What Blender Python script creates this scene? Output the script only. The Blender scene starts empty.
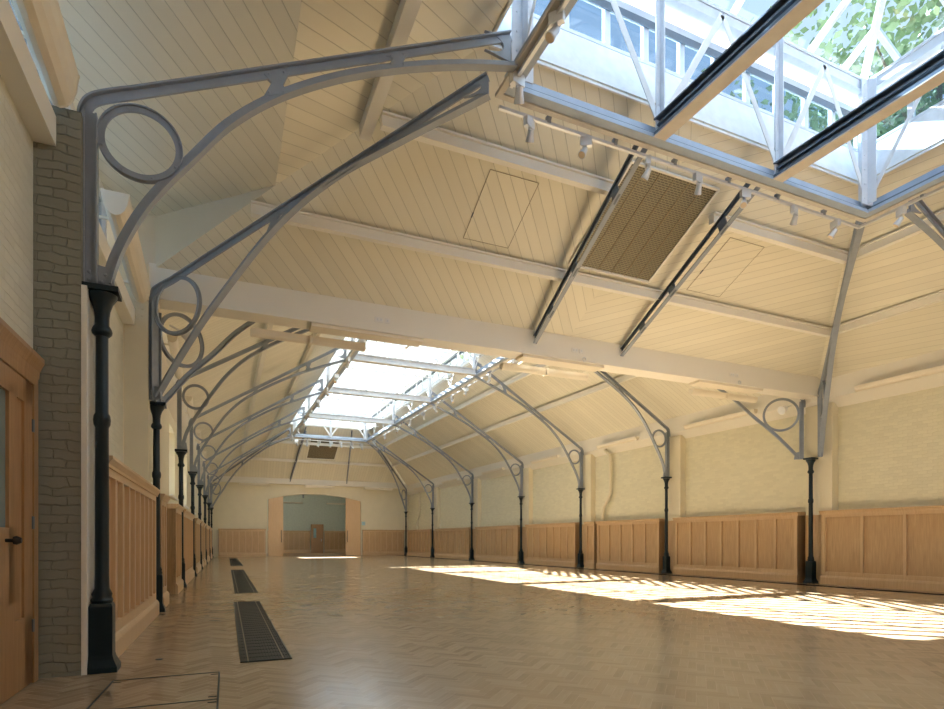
import bpy, math, random
from mathutils import Vector, Matrix
random.seed(7)
SC = bpy.context.scene
COL = SC.collection
PI = math.pi
# ------------------------------------------------------------------ camera, light, exposure
CAMZ, YAW = 1.25, 0.419
cam_d = bpy.data.cameras.new('camera')
cam_d.sensor_fit = 'HORIZONTAL'; cam_d.sensor_width = 36.0
cam_d.lens = 36.0 * 589.7 / 944.0
cam_d.shift_y = (540.4 - 354.5) / 944.0
cam_d.clip_end = 400
cam = bpy.data.objects.new('camera', cam_d); COL.objects.link(cam)
cam.location = (0, 0, CAMZ); cam.rotation_euler = (PI / 2, 0, -YAW)
SC.camera = cam
SUN_DIR = Vector((2.35, -13.3, -8.35)).normalized()
sun_d = bpy.data.lights.new('sun', 'SUN'); sun_d.energy = 74.0; sun_d.angle = math.radians(0.3)
sun_d.color = (1.0, 0.965, 0.90)
sun = bpy.data.objects.new('sun', sun_d); COL.objects.link(sun)
sun.rotation_euler = SUN_DIR.to_track_quat('-Z', 'Y').to_euler(); sun.location = (0, 60, 40)
w = bpy.data.worlds.new('world'); SC.world = w; w.use_nodes = True
nt = w.node_tree; nt.nodes.clear()
wo = nt.nodes.new('ShaderNodeOutputWorld'); bg = nt.nodes.new('ShaderNodeBackground')
tc = nt.nodes.new('ShaderNodeTexCoord'); sp = nt.nodes.new('ShaderNodeSeparateXYZ')
rp = nt.nodes.new('ShaderNodeValToRGB')
rp.color_ramp.elements[0].position = 0.0; rp.color_ramp.elements[0].color = (0.86, 0.94, 1.0, 1)
rp.color_ramp.elements[1].position = 0.9; rp.color_ramp.elements[1].color = (0.70, 0.86, 1.0, 1)
nt.links.new(tc.outputs['Generated'], sp.inputs[0]); nt.links.new(sp.outputs['Z'], rp.inputs[0])
nt.links.new(rp.outputs[0], bg.inputs['Color']); nt.links.new(bg.outputs[0], wo.inputs[0])
bg.inputs['Strength'].default_value = 1.15
SC.view_settings.view_transform = 'Standard'; SC.view_settings.look = 'None'
SC.view_settings.gamma = 1.0; SC.view_settings.use_curve_mapping = False
SC.view_settings.exposure = 0.6
try:
    SC.cycles.max_bounces = 10; SC.cycles.diffuse_bounces = 6; SC.cycles.glossy_bounces = 3
    SC.cycles.transparent_max_bounces = 24; SC.cycles.use_denoising = True
    SC.cycles.sample_clamp_indirect = 3.0; SC.cycles.caustics_reflective = False
except Exception: pass

# ------------------------------------------------------------------ the hall's plan: it tapers gently towards the far end
CEN, TAPER = 7.6, 0.0033
def scl(y): return 1 - TAPER * (y - 12)
def wx(x, y): return CEN + (x - CEN) * scl(y)
XL, XR = -0.84, 16.04
YC = [6.61, 11.71, 17.49, 22.94, 28.39, 34.65, 41.44, 47.40]

# ------------------------------------------------------------------ materials
def nmat(name):
    m = bpy.data.materials.new(name); m.use_nodes = True
    n = m.node_tree; return m, n, n.nodes['Principled BSDF']
def simple(name, col, rough=0.6, metal=0.0, noise=0.06, nscale=6.0, spec=0.5):
    m, n, b = nmat(name)
    b.inputs['Roughness'].default_value = rough; b.inputs['Metallic'].default_value = metal
    b.inputs['Specular IOR Level'].default_value = spec
    t = n.nodes.new('ShaderNodeTexCoord'); x = n.nodes.new('ShaderNodeTexNoise'); x.inputs['Scale'].default_value = nscale
    x.inputs['Detail'].default_value = 4
    r = n.nodes.new('ShaderNodeValToRGB')
    r.color_ramp.elements[0].position = 0.3; r.color_ramp.elements[1].position = 0.7
    r.color_ramp.elements[0].color = tuple(c * (1 - noise) for c in col) + (1,)
    r.color_ramp.elements[1].color = tuple(min(1, c * (1 + noise)) for c in col) + (1,)
    n.links.new(t.outputs['Object'], x.inputs['Vector']); n.links.new(x.outputs['Fac'], r.inputs[0])
    n.links.new(r.outputs[0], b.inputs['Base Color'])
    return m
def math_n(n, op, a, b=None):
    k = n.nodes.new('ShaderNodeMath'); k.operation = op
    for i, v in enumerate((a, b)):
        if v is None: continue
        if isinstance(v, (int, float)): k.inputs[i].default_value = v
        else: n.links.new(v, k.inputs[i])
    return k.outputs[0]
def brick_mat(name, col, depth=0.6, mortar=0.975, rough=0.75, dist=0.03, bw=0.23, bh=0.085):
    m, n, b = nmat(name); b.inputs['Roughness'].default_value = rough
    uv = n.nodes.new('ShaderNodeUVMap'); uv.uv_map = 'UVMap'
    ns = n.nodes.new('ShaderNodeTexNoise'); ns.inputs['Scale'].default_value = 5; ns.inputs['Detail'].default_value = 5
    n.links.new(uv.outputs[0], ns.inputs['Vector'])
    mx = n.nodes.new('ShaderNodeVectorMath'); mx.operation = 'MULTIPLY_ADD'
    mx.inputs[1].default_value = (dist, dist, 0)
    n.links.new(ns.outputs['Color'], mx.inputs[0]); n.links.new(uv.outputs[0], mx.inputs[2])
    br = n.nodes.new('ShaderNodeTexBrick')
    br.inputs['Scale'].default_value = 1.0; br.inputs['Brick Width'].default_value = bw; br.inputs['Row Height'].default_value = bh
    br.inputs['Mortar Size'].default_value = 0.006; br.inputs['Mortar Smooth'].default_value = 0.9
    br.inputs['Color1'].default_value = tuple(c * 1.04 for c in col) + (1,)
    br.inputs['Color2'].default_value = tuple(c * 0.95 for c in col) + (1,)
    br.inputs['Mortar'].default_value = tuple(c * mortar for c in col) + (1,)
    n.links.new(mx.outputs[0], br.inputs['Vector']); n.links.new(br.outputs['Color'], b.inputs['Base Color'])
    n2 = n.nodes.new('ShaderNodeTexNoise'); n2.inputs['Scale'].default_value = 22; n2.inputs['Detail'].default_value = 6
    n.links.new(uv.outputs[0], n2.inputs['Vector'])
    h = math_n(n, 'SUBTRACT', math_n(n, 'MULTIPLY', n2.outputs['Fac'], 0.5), br.outputs['Fac'])
    bp = n.nodes.new('ShaderNodeBump'); bp.inputs['Strength'].default_value = depth; bp.inputs['Distance'].default_value = 0.012
    n.links.new(h, bp.inputs['Height']); n.links.new(bp.outputs[0], b.inputs['Normal'])
    return m
def board_mat(name, col, pitch=0.2):
    m, n, b = nmat(name); b.inputs['Roughness'].default_value = 0.55
    uv = n.nodes.new('ShaderNodeUVMap'); uv.uv_map = 'UVMap'
    s = n.nodes.new('ShaderNodeSeparateXYZ'); n.links.new(uv.outputs[0], s.inputs[0])
    u = math_n(n, 'DIVIDE', s.outputs[0], pitch)
    fr = math_n(n, 'FRACT', u)
    d = math_n(n, 'ABSOLUTE', math_n(n, 'SUBTRACT', fr, 0.5))          # 0.5 at the joint
    g = n.nodes.new('ShaderNodeMapRange'); g.inputs['From Min'].default_value = 0.46; g.inputs['From Max'].default_value = 0.5
    g.inputs['To Min'].default_value = 0; g.inputs['To Max'].default_value = 1
    n.links.new(d, g.inputs['Value'])
    fl = math_n(n, 'FLOOR', u)
    wn = n.nodes.new('ShaderNodeTexWhiteNoise'); wn.noise_dimensions = '1D'; n.links.new(fl, wn.inputs['W'])
    v = math_n(n, 'MULTIPLY_ADD', wn.outputs['Value'], 0.07); v.node.inputs[2].default_value = 0.94
    mix = n.nodes.new('ShaderNodeMix'); mix.data_type = 'RGBA'
    mul = n.nodes.new('ShaderNodeVectorMath'); mul.operation = 'SCALE'; mul.inputs[0].default_value = col
    n.links.new(v, mul.inputs['Scale'])
    n.links.new(g.outputs[0], mix.inputs[0]); n.links.new(mul.outputs[0], mix.inputs[6])
    mix.inputs[7].default_value = tuple(c * 0.6 for c in col) + (1,)
    n.links.new(mix.outputs[2], b.inputs['Base Color'])
    bp = n.nodes.new('ShaderNodeBump'); bp.inputs['Strength'].default_value = 0.5; bp.inputs['Distance'].default_value = 0.01
    n.links.new(math_n(n, 'MULTIPLY', g.outputs[0], -1.0), bp.inputs['Height']); n.links.new(bp.outputs[0], b.inputs['Normal'])
    return m
def wood_mat(name, c1, c2, rough=0.38):
    m, n, b = nmat(name); b.inputs['Roughness'].default_value = rough
    uv = n.nodes.new('ShaderNodeUVMap'); uv.uv_map = 'UVMap'
    mp = n.nodes.new('ShaderNodeMapping'); mp.inputs['Scale'].default_value = (14, 0.9, 1)
    n.links.new(uv.outputs[0], mp.inputs['Vector'])
    ns = n.nodes.new('ShaderNodeTexNoise'); ns.inputs['Scale'].default_value = 2.2; ns.inputs['Detail'].default_value = 6
    ns.inputs['Distortion'].default_value = 0.6
    n.links.new(mp.outputs[0], ns.inputs['Vector'])
    r = n.nodes.new('ShaderNodeValToRGB'); r.color_ramp.elements[0].position = 0.3; r.color_ramp.elements[1].position = 0.72
    r.color_ramp.elements[0].color = c2 + (1,); r.color_ramp.elements[1].color = c1 + (1,)
    n.links.new(ns.outputs['Fac'], r.inputs[0]); n.links.new(r.outputs[0], b.inputs['Base Color'])
    return m
def floor_mat():
    m, n, b = nmat('oak herringbone blocks')
    uv = n.nodes.new('ShaderNodeUVMap'); uv.uv_map = 'UVMap'
    at = n.nodes.new('ShaderNodeAttribute'); at.attribute_name = 'tone'
    mp = n.nodes.new('ShaderNodeMapping'); mp.inputs['Scale'].default_value = (2.2, 26, 1)
    n.links.new(uv.outputs[0], mp.inputs['Vector'])
    ns = n.nodes.new('ShaderNodeTexNoise'); ns.inputs['Scale'].default_value = 1.4; ns.inputs['Detail'].default_value = 5
    n.links.new(mp.outputs[0], ns.inputs['Vector'])
    f = math_n(n, 'ADD', math_n(n, 'MULTIPLY', ns.outputs['Fac'], 0.6), math_n(n, 'MULTIPLY', at.outputs['Fac'], 0.42))
    r = n.nodes.new('ShaderNodeValToRGB')
    e = r.color_ramp.elements
    e[0].position = 0.1; e[0].color = FLOOR_C[0] + (1,); e[1].position = 0.95; e[1].color = FLOOR_C[2] + (1,)
    k = e.new(0.5); k.color = FLOOR_C[1] + (1,)
    n.links.new(f, r.inputs[0]); n.links.new(r.outputs[0], b.inputs['Base Color'])
    b.inputs['Roughness'].default_value = 0.24
    b.inputs['Specular IOR Level'].default_value = 0.5
    n3 = n.nodes.new('ShaderNodeTexNoise'); n3.inputs['Scale'].default_value = 1.3
    tc2 = n.nodes.new('ShaderNodeTexCoord'); n.links.new(tc2.outputs['Object'], n3.inputs['Vector'])
    ro = n.nodes.new('ShaderNodeMapRange'); ro.inputs['To Min'].default_value = 0.13; ro.inputs['To Max'].default_value = 0.25
    n.links.new(n3.outputs['Fac'], ro.inputs['Value']); n.links.new(ro.outputs[0], b.inputs['Roughness'])
    bp = n.nodes.new('ShaderNodeBump'); bp.inputs['Strength'].default_value = 0.08; bp.inputs['Distance'].default_value = 0.004
    n.links.new(f, bp.inputs['Height']); n.links.new(bp.outputs[0], b.inputs['Normal'])
    return m
def glass_mat(name, tint, refl=1.0):
    m = bpy.data.materials.new(name); m.use_nodes = True; n = m.node_tree; n.nodes.clear()
    o = n.nodes.new('ShaderNodeOutputMaterial'); mx = n.nodes.new('ShaderNodeMixShader')
    t = n.nodes.new('ShaderNodeBsdfTransparent'); t.inputs[0].default_value = tint + (1,)
    g = n.nodes.new('ShaderNodeBsdfGlossy'); g.inputs['Roughness'].default_value = 0.02
    fr = n.nodes.new('ShaderNodeLayerWeight'); fr.inputs['Blend'].default_value = 0.5
    f5 = math_n(n, 'MULTIPLY_ADD', math_n(n, 'POWER', fr.outputs['Facing'], 5.0), 0.8); f5.node.inputs[2].default_value = 0.05
    n.links.new(f5, mx.inputs[0]); n.links.new(t.outputs[0], mx.inputs[1]); n.links.new(g.outputs[0], mx.inputs[2])
    n.links.new(mx.outputs[0], o.inputs[0]); return m
FLOOR_C = ((0.29, 0.205, 0.125), (0.40, 0.30, 0.19), (0.52, 0.41, 0.28))
CREAM = (0.72, 0.67, 0.52)
M = {}
M['board'] = board_mat('cream painted matchboard', (0.79, 0.765, 0.65))
M['plainboard'] = simple('cream painted panel', (0.68, 0.64, 0.54), 0.55, noise=0.02, nscale=2)
M['cream'] = simple('cream painted plaster', CREAM, 0.6, noise=0.025, nscale=2)
M['beam'] = simple('off white painted beam', (0.80, 0.785, 0.73), 0.5, noise=0.015, nscale=1.5)
M['brickR'] = brick_mat('cream painted brick', (0.71, 0.68, 0.52), 0.5, 0.99, dist=0.06)
M['brickL'] = brick_mat('pale painted brick', (0.60, 0.60, 0.52), 0.6)
M['brickP'] = brick_mat('grey green painted rough brick', (0.24, 0.235, 0.19), 1.0, 0.93, dist=0.09)
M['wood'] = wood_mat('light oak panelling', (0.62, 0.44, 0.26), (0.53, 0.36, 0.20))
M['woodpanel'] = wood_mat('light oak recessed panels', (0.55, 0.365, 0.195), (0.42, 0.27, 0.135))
M['wooddark'] = wood_mat('warm oak', (0.40, 0.235, 0.115), (0.29, 0.16, 0.07))
M['floor'] = floor_mat()
M['iron'] = simple('dark blue black iron paint', (0.006, 0.016, 0.022), 0.38, spec=0.3)
M['steel'] = simple('blue grey steel paint', (0.27, 0.31, 0.37), 0.4)
M['steelB'] = simple('light blue steel flange', (0.34, 0.42, 0.54), 0.4)
M['steelD'] = simple('dark blue grey steel', (0.10, 0.13, 0.17), 0.35)
M['steelL'] = simple('pale blue grey lantern paint', (0.66, 0.70, 0.76), 0.4)
M['white'] = simple('white lantern paint', (0.80, 0.82, 0.84), 0.45)
M['beige'] = simple('beige lantern lining', (0.58, 0.55, 0.50), 0.5)
M['black'] = simple('black rubber', (0.01, 0.012, 0.014), 0.5)
M['grille'] = simple('dark green bronze grille', (0.018, 0.028, 0.024), 0.5, 0.0, spec=0.3)
M['silver'] = simple('satin aluminium', (0.68, 0.71, 0.75), 0.3, 0.35)
M['lens'] = simple('warm spotlight lens', (0.75, 0.62, 0.45), 0.15)
M['fixture'] = simple('cream enamel light housing', (0.78, 0.73, 0.62), 0.35, noise=0.02)
M['tube'] = simple('white fluorescent tube', (0.85, 0.85, 0.82), 0.3)
M['glass'] = glass_mat('clear window glass', (0.93, 0.96, 0.97))
M['glassN'] = glass_mat('blue roof glass tinted to dim daylight', (0.48, 0.58, 0.69))  # blue tint deepened to dim the light entering the near bay
M['roomwall'] = simple('pale grey green plaster', (0.60, 0.66, 0.60), 0.6)
M['sign'] = simple('light blue sign', (0.35, 0.62, 0.72), 0.4)
M['plate'] = simple('white plastic plate', (0.78, 0.78, 0.76), 0.3)
M['bark'] = simple('grey brown bark', (0.12, 0.09, 0.06), 0.9, nscale=2)
M['leaf'] = simple('fresh green leaves', (0.13, 0.20, 0.10), 0.5, noise=0.4, nscale=0.7)
M['ground'] = simple('grey paving', (0.35, 0.34, 0.32), 0.9)
def mesh_grille_mat():
    m, n, b = nmat('bronze expanded mesh'); b.inputs['Roughness'].default_value = 0.45; b.inputs['Metallic'].default_value = 0.3
    uv = n.nodes.new('ShaderNodeUVMap'); uv.uv_map = 'UVMap'
    br = n.nodes.new('ShaderNodeTexBrick'); br.inputs['Scale'].default_value = 1
    br.inputs['Brick Width'].default_value = 0.09; br.inputs['Row Height'].default_value = 0.035
    br.inputs['Mortar Size'].default_value = 0.008; br.inputs['Mortar Smooth'].default_value = 0.3
    br.inputs['Color1'].default_value = (0.06, 0.05, 0.03, 1); br.inputs['Color2'].default_value = (0.09, 0.075, 0.045, 1)
    br.inputs['Mortar'].default_value = (0.24, 0.215, 0.14, 1)
    n.links.new(uv.outputs[0], br.inputs['Vector']); n.links.new(br.outputs['Color'], b.inputs['Base Color'])
    return m
M['mesh'] = mesh_grille_mat()

# ------------------------------------------------------------------ mesh builder
class MB:
    def __init__(s, warp=False): s.v = []; s.f = []; s.uv = []; s.warp = warp; s.sm = []
    def face(s, pts, uv=None, smooth=False):
        i = len(s.v); s.v += [Vector(p) for p in pts]; s.f.append(tuple(range(i, i + len(pts)))); s.uv.append(uv); s.sm.append(smooth)
        return s
    def hexa(s, a, b):      # a, b: two quads (lists of 4 points), a bottom ring and top ring in the same order
        n = len(a)
        s.face(list(reversed(a))); s.face(b)
        for i in range(n): s.face([a[i], a[(i + 1) % n], b[(i + 1) % n], b[i]])
        return s
    def box(s, x0, x1, y0, y1, z0, z1):
        return s.hexa([(x0, y0, z0), (x1, y0, z0), (x1, y1, z0), (x0, y1, z0)], [(x0, y0, z1), (x1, y0, z1), (x1, y1, z1), (x0, y1, z1)])
    def prism(s, poly, axis, a, b):   # poly in the plane normal to axis
        def P(p, t):
            return (t, p[0], p[1]) if axis == 'x' else (p[0], t, p[1]) if axis == 'y' else (p[0], p[1], t)
        return s.hexa([P(p, a) for p in poly], [P(p, b) for p in poly])
    def bar(s, p, q, wd, h, up=(0, 0, 1)):   # rectangular bar from p to q, wd across, h along up; centred
        p, q, up = Vector(p), Vector(q), Vector(up)
        d = (q - p).normalized(); sx = d.cross(up)
        if sx.length < 1e-5: sx = d.cross(Vector((1, 0, 0)))
        sx.normalize(); u = sx.cross(d).normalized()
        r = [(-1, -1), (1, -1), (1, 1), (-1, 1)]
        return s.hexa([p + sx * (a * wd / 2) + u * (b * h / 2) for a, b in r], [q + sx * (a * wd / 2) + u * (b * h / 2) for a, b in r])
    def sweep(s, pts, n, wd, h, off=0.0):    # rectangular section swept on a curve lying in the plane of normal n; wd along n, h in plane
        n = Vector(n).normalized(); P = [Vector(p) for p in pts]; rings = []
        for i, p in enumerate(P):
            t = (P[min(i + 1, len(P) - 1)] - P[max(i - 1, 0)]).normalized(); m = n.cross(t).normalized()
            rings.append([p + n * (a * wd / 2) + m * (off + b * h / 2) for a, b in ((-1, -1), (1, -1), (1, 1), (-1, 1))])
        for i in range(len(rings) - 1):
            a, b = rings[i], rings[i + 1]
            for k in range(4): s.face([a[k], a[(k + 1) % 4], b[(k + 1) % 4], b[k]])
        s.face(list(reversed(rings[0]))); s.face(rings[-1]); return s
    def tube(s, pts, r, seg=10, cap=True):
        P = [Vector(p) for p in pts]; rings = []; prev = None
        for i, p in enumerate(P):
            t = (P[min(i + 1, len(P) - 1)] - P[max(i - 1, 0)]).normalized()
            if prev is None:
                a = t.cross(Vector((0, 0, 1)));
                if a.length < 1e-4: a = t.cross(Vector((1, 0, 0)))
                a.normalize()
            else: a = (prev - t * prev.dot(t)).normalized()
            prev = a; b = t.cross(a); rr = r[i] if isinstance(r, (list, tuple)) else r
            rings.append([p + (a * math.cos(2 * PI * k / seg) + b * math.sin(2 * PI * k / seg)) * rr for k in range(seg)])
        for i in range(len(rings) - 1):
            for k in range(seg): s.face([rings[i][k], rings[i][(k + 1) % seg], rings[i + 1][(k + 1) % seg], rings[i + 1][k]], None, True)
        if cap: s.face(list(reversed(rings[0]))); s.face(rings[-1])
        return s
    def lathe(s, prof, seg=24, c=(0, 0)):
        rings = [[(c[0] + r * math.cos(2 * PI * k / seg), c[1] + r * math.sin(2 * PI * k / seg), z) for k in range(seg)] for r, z in prof]
        for i in range(len(rings) - 1):
            for k in range(seg): s.face([rings[i][k], rings[i][(k + 1) % seg], rings[i + 1][(k + 1) % seg], rings[i + 1][k]], None, True)
        s.face(list(reversed(rings[0]))); s.face(rings[-1]); return s
    def annulus(s, c, n, e1, r0, r1, th, seg=40):
        c, n, e1 = Vector(c), Vector(n).normalized(), Vector(e1).normalized(); e2 = n.cross(e1)
        def P(r, k, t): a = 2 * PI * k / seg; return c + (e1 * math.cos(a) + e2 * math.sin(a)) * r + n * t
        for k in range(seg):
            a0, a1, b0, b1 = [P(r, j, -th / 2) for r in (r0, r1) for j in (k, k + 1)]
            c0, c1, d0, d1 = [P(r, j, th / 2) for r in (r0, r1) for j in (k, k + 1)]
            s.face([a0, a1, b1, b0]); s.face([c0, d0, d1, c1]); s.face([a0, c0, c1, a1], None, True); s.face([b0, b1, d1, d0], None, True)
        return s
    def bolt(s, c, n, r=0.014, h=0.014):
        c, n = Vector(c), Vector(n).normalized(); s.tube([c - n * h, c + n * h * 0.6, c + n * h], [r, r, r * 0.5], 6); return s
    def build(s, name, mat, parent=None):
        V = [(wx(p[0], p[1]), p[1], p[2]) for p in s.v] if s.warp else [tuple(p) for p in s.v]
        me = bpy.data.meshes.new(name); me.from_pydata(V, [], s.f); me.update()
        uvl = me.uv_layers.new(name='UVMap'); flat = []
        for poly, uv in zip(me.polygons, s.uv):
            if uv is not None:
                for a in uv: flat += [a[0], a[1]]
            else:
                nn = poly.normal; ax = max(range(3), key=lambda i: abs(nn[i]))
                for vi in poly.vertices:
                    c = V[vi]; flat += [c[1], c[2]] if ax == 0 else [c[0], c[2]] if ax == 1 else [c[0], c[1]]
        uvl.data.foreach_set('uv', flat)
        me.polygons.foreach_set('use_smooth', s.sm)
        me.materials.append(mat)
        # merge coincident vertices so shapes are closed
        import bmesh
        if len(s.v) < 60000:
            bm = bmesh.new(); bm.from_mesh(me); bmesh.ops.remove_doubles(bm, verts=bm.verts, dist=1e-5)
            bmesh.ops.recalc_face_normals(bm, faces=bm.faces)
            bm.to_mesh(me); bm.free()
        if any(s.sm):
            try: me.set_sharp_from_angle(angle=math.radians(40))
            except Exception: pass
        o = bpy.data.objects.new(name, me); COL.objects.link(o)
        if parent is not None: o.parent = parent
        return o
def tag(o, label=None, cat=None, group=None, kind=None):
    if label: o['label'] = label
    if cat: o['category'] = cat
    if group: o['group'] = group
    if kind: o['kind'] = kind
    return o
def empty(name, loc=(0, 0, 0), rz=0.0, label=None, cat=None, group=None, kind=None):
    o = bpy.data.objects.new(name, None); COL.objects.link(o); o.empty_display_size = 0.2
    o.location = loc; o.rotation_euler = (0, 0, rz); return tag(o, label, cat, group, kind)
def struct(o, label, cat): return tag(o, label, cat, None, 'structure')
def copy_tree(o, parent=None):
    c = o.copy(); COL.objects.link(c)
    if parent is not None: c.parent = parent
    for ch in [k for k in bpy.data.objects if k.parent == o]: copy_tree(ch, c)
    return c
def spline(P, per=5):
    P = [Vector(p) for p in P]; out = []
    for i in range(len(P) - 1):
        a, b, c, d = P[max(i - 1, 0)], P[i], P[i + 1], P[min(i + 2, len(P) - 1)]
        for k in range(per):
            t = k / per
            out.append(0.5 * ((2 * b) + (c - a) * t + (2 * a - 5 * b + 4 * c - d) * t * t + (3 * b - a - 3 * c + d) * t ** 3))
    out.append(P[-1]); return out
ORD = ['nearest', 'second', 'third', 'fourth', 'fifth', 'sixth', 'seventh', 'eighth', 'ninth', 'tenth', 'eleventh', 'twelfth']

# ------------------------------------------------------------------ floor
NEAR, FAR = -5.6, 62.0
def build_floor():
    L, W = 0.32, 0.08; n = int(L / W); mb = MB(); tones = []
    c45 = math.sqrt(0.5); rnd = random.random
    # herringbone in a rotated frame: block pairs step diagonally
    f = MB()
    R = 80
    import itertools
    cells = int(R / W)
    def put(x0, y0, x1, y1, horiz):
        cx, cy = (x0 + x1) / 2, (y0 + y1) / 2
        X = (cx - cy) * c45; Y = (cx + cy) * c45
        X += 7.5; Y += 28.0
        if X < -2.2 or X > 17.4 or Y < -1.2 or Y > 49: return
        g = 0.0011
        ps = [(x0 + g, y0 + g), (x1 - g, y0 + g), (x1 - g, y1 - g), (x0 + g, y1 - g)]
        pts = [((a - b) * c45 + 7.5, (a + b) * c45 + 28.0, 0.0) for a, b in ps]
        o = rnd() * 50
        uv = [(a + o, b + o) for a, b in ps] if horiz else [(b + o, a + o) for a, b in ps]
        f.face(pts, uv); tones.append(rnd())
    lim = int(40 / W)
    for j in range(-lim, lim):
        i0 = -((lim + (j % (2 * n))) // (2 * n) + 1) * 2 * n
        for i in range(i0, lim, 2 * n):
            # row j: horizontal block starts at column i + j
            a = i + (j % (2 * n))
            put(a * W, j * W, a * W + L, j * W + W, True)
            # vertical block standing right of it
            b = a + n
            put(b * W, (j - n + 1) * W, (b + 1) * W, (j + 1) * W, False)
    o = f.build('floor', M['floor'])
    at = o.data.attributes.new('tone', 'FLOAT', 'FACE'); at.data.foreach_set('value', tones)
    struct(o, 'herringbone oak block floor of the hall', 'floor')
    s = MB(); s.box(-3, 18.5, NEAR, FAR, -0.25, -0.004)
    sb = s.build('floor_bed', M['wooddark'], o)
    b = MB(True); b.box(15.12, 15.46, NEAR, 47.6, -0.003, 0.005); b.build('inlaid_border', simple('matt black inlay', (0.008, 0.009, 0.012), 1.0, spec=0.0), o)
    return o
build_floor()

# ------------------------------------------------------------------ walls
def wall(name, label, mat, fn):
    m = MB(True); fn(m); return struct(m.build(name, mat), label, 'wall')
WR = 16.50
wall('wall_right', 'long cream painted brick wall above the right hand panelling', M['brickR'], lambda m: m.box(WR, WR + 0.35, NEAR, 47.9, 0, 5.3))
pil = [0, 1, 2, 3, 4, 5, 6]
for k, i in enumerate(pil):
    y = YC[i] + 0.0
    if i == 0: continue
    wall('trim_%d' % (k + 1), 'cream pilaster on the right wall behind the %s column' % ORD[k - 1], M['cream'], lambda m: m.box(WR - 0.26, WR + 0.02, y - 0.50, y + 0.30, 2.0, 5.2))
def wl(m):
    m.box(-1.70, -1.29, NEAR, 11.3, 0, 4.85)
wall('wall_left', 'pale painted brick wall on the left beside the near door', M['brickL'], wl)
# far left wall with window openings
WIN = [(13.35, 15.15, 2.5, 4.5, True), (19.3, 21.3, 2.6, 4.7, False), (25.0, 27.0, 2.6, 4.7, False), (30.6, 32.6, 2.6, 4.7, False), (37.0, 39.0, 2.6, 4.7, False)]
def wlf(m):
    y = 11.3
    for a, b, z0, z1, ar in WIN:
        m.box(-1.70, -1.29, y, a, 0, 5.3); m.box(-1.70, -1.29, a, b, 0, z0)
        if not ar: m.box(-1.70, -1.29, a, b, z1, 5.3)
        else:
            n = 10; c = (a + b) / 2; r = (b - a) / 2
            for k in range(n):
                y0, y1 = a + (b - a) * k / n, a + (b - a) * (k + 1) / n
                h0 = z1 - 0.5 + 0.5 * math.sqrt(max(0, 1 - ((y0 - c) / r) ** 2)); h1 = z1 - 0.5 + 0.5 * math.sqrt(max(0, 1 - ((y1 - c) / r) ** 2))
                m.prism([(y0, h0), (y1, h1), (y1, 5.3), (y0, 5.3)], 'x', -1.70, -1.29)
        y = b
    m.box(-1.70, -1.29, y, 47.9, 0, 5.3)
wall('wall_left_far', 'cream left wall of the far bay with windows between the trusses', M['cream'], wlf)
for k, (a, b, z0, z1, ar) in enumerate(WIN):
    e = struct(empty('window_%d' % (k + 1)), 'tall pale window in the left wall, %s from the camera in the far bay' % ORD[k], 'window')
    m = MB(True); x0, x1 = -1.62, -1.52
    for q in ((a, a + 0.07), (b - 0.07, b), ((a + b) / 2 - 0.03, (a + b) / 2 + 0.03)): m.box(x0, x1, q[0], q[1], z0, z1)
    for q in (z0, z1 - 0.07, (z0 + z1) / 2): m.box(x0, x1, a, b, q, q + 0.07)
    m.build('window_frame', M['white'], e)
    g = MB(True); g.box(-1.575, -1.565, a, b, z0, z1); g.build('pane', M['glass'], e)
    s = MB(True); s.box(-1.52, -1.2, a - 0.05, b + 0.05, z0 - 0.06, z0); s.build('sill', M['white'], e)
# clerestory of the near bay
e = struct(empty('window_6'), 'high clerestory window strip above the left wall of the near bay', 'window')
m = MB(True)
m.box(-1.62, -1.50, -3, 11.2, 5.10, 5.30); m.box(-1.62, -1.50, -3, 11.2, 6.7, 6.88)
for k in range(16): m.box(-1.62, -1.50, -3 + k * 0.94, -2.9 + k * 0.94, 5.3, 6.7)
m.build('window_frame', M['white'], e)
g = MB(True); g.box(-1.57, -1.56, -3, 11.2, 5.3, 6.7); g.build('pane', M['glassN'], e)
m = MB(True); m.box(-1.75, -1.12, NEAR, 11.3, 4.85, 5.12)
struct(m.build('trim_10', M['beam']), 'cream box beam ledge on top of the near left wall', 'ledge')
m = MB(True); m.box(-1.29, -0.93, 6.47, 6.85, 0, 5.22)
struct(m.build('trim_11', M['brickP']), 'rough grey green painted brick pier beside the nearest left column', 'pier')
m = MB(True); m.box(-0.929, -0.885, 6.46, 6.80, 0, 3.62); m.box(-0.885, -0.80, 6.76, 6.80, 0, 3.60)
struct(m.build('trim_12', M['beam']), 'narrow cream board between brick pier and nearest left column', 'board')
m = MB(True); m.box(-1.32, -0.93, 11.40, 11.80, 0, 5.95); m.box(-1.32, -0.80, 11.55, 11.85, 5.3, 6.0)
for a in (0, 1):
    for c in (0, 1, 2): m.bolt((-1.12 + a * 0.10, 11.40, 5.05 + 0.12 * c), (0, -1, 0), 0.02, 0.02)
struct(m.build('trim_13', M['cream']), 'broad cream post carrying the tie beam at the left wall', 'post')
# back wall behind the camera
wall('wall_back', 'wall behind the camera', M['wooddark'], lambda m: m.box(-1.7, 16.9, NEAR - 0.3, NEAR, 0, 7))
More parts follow.
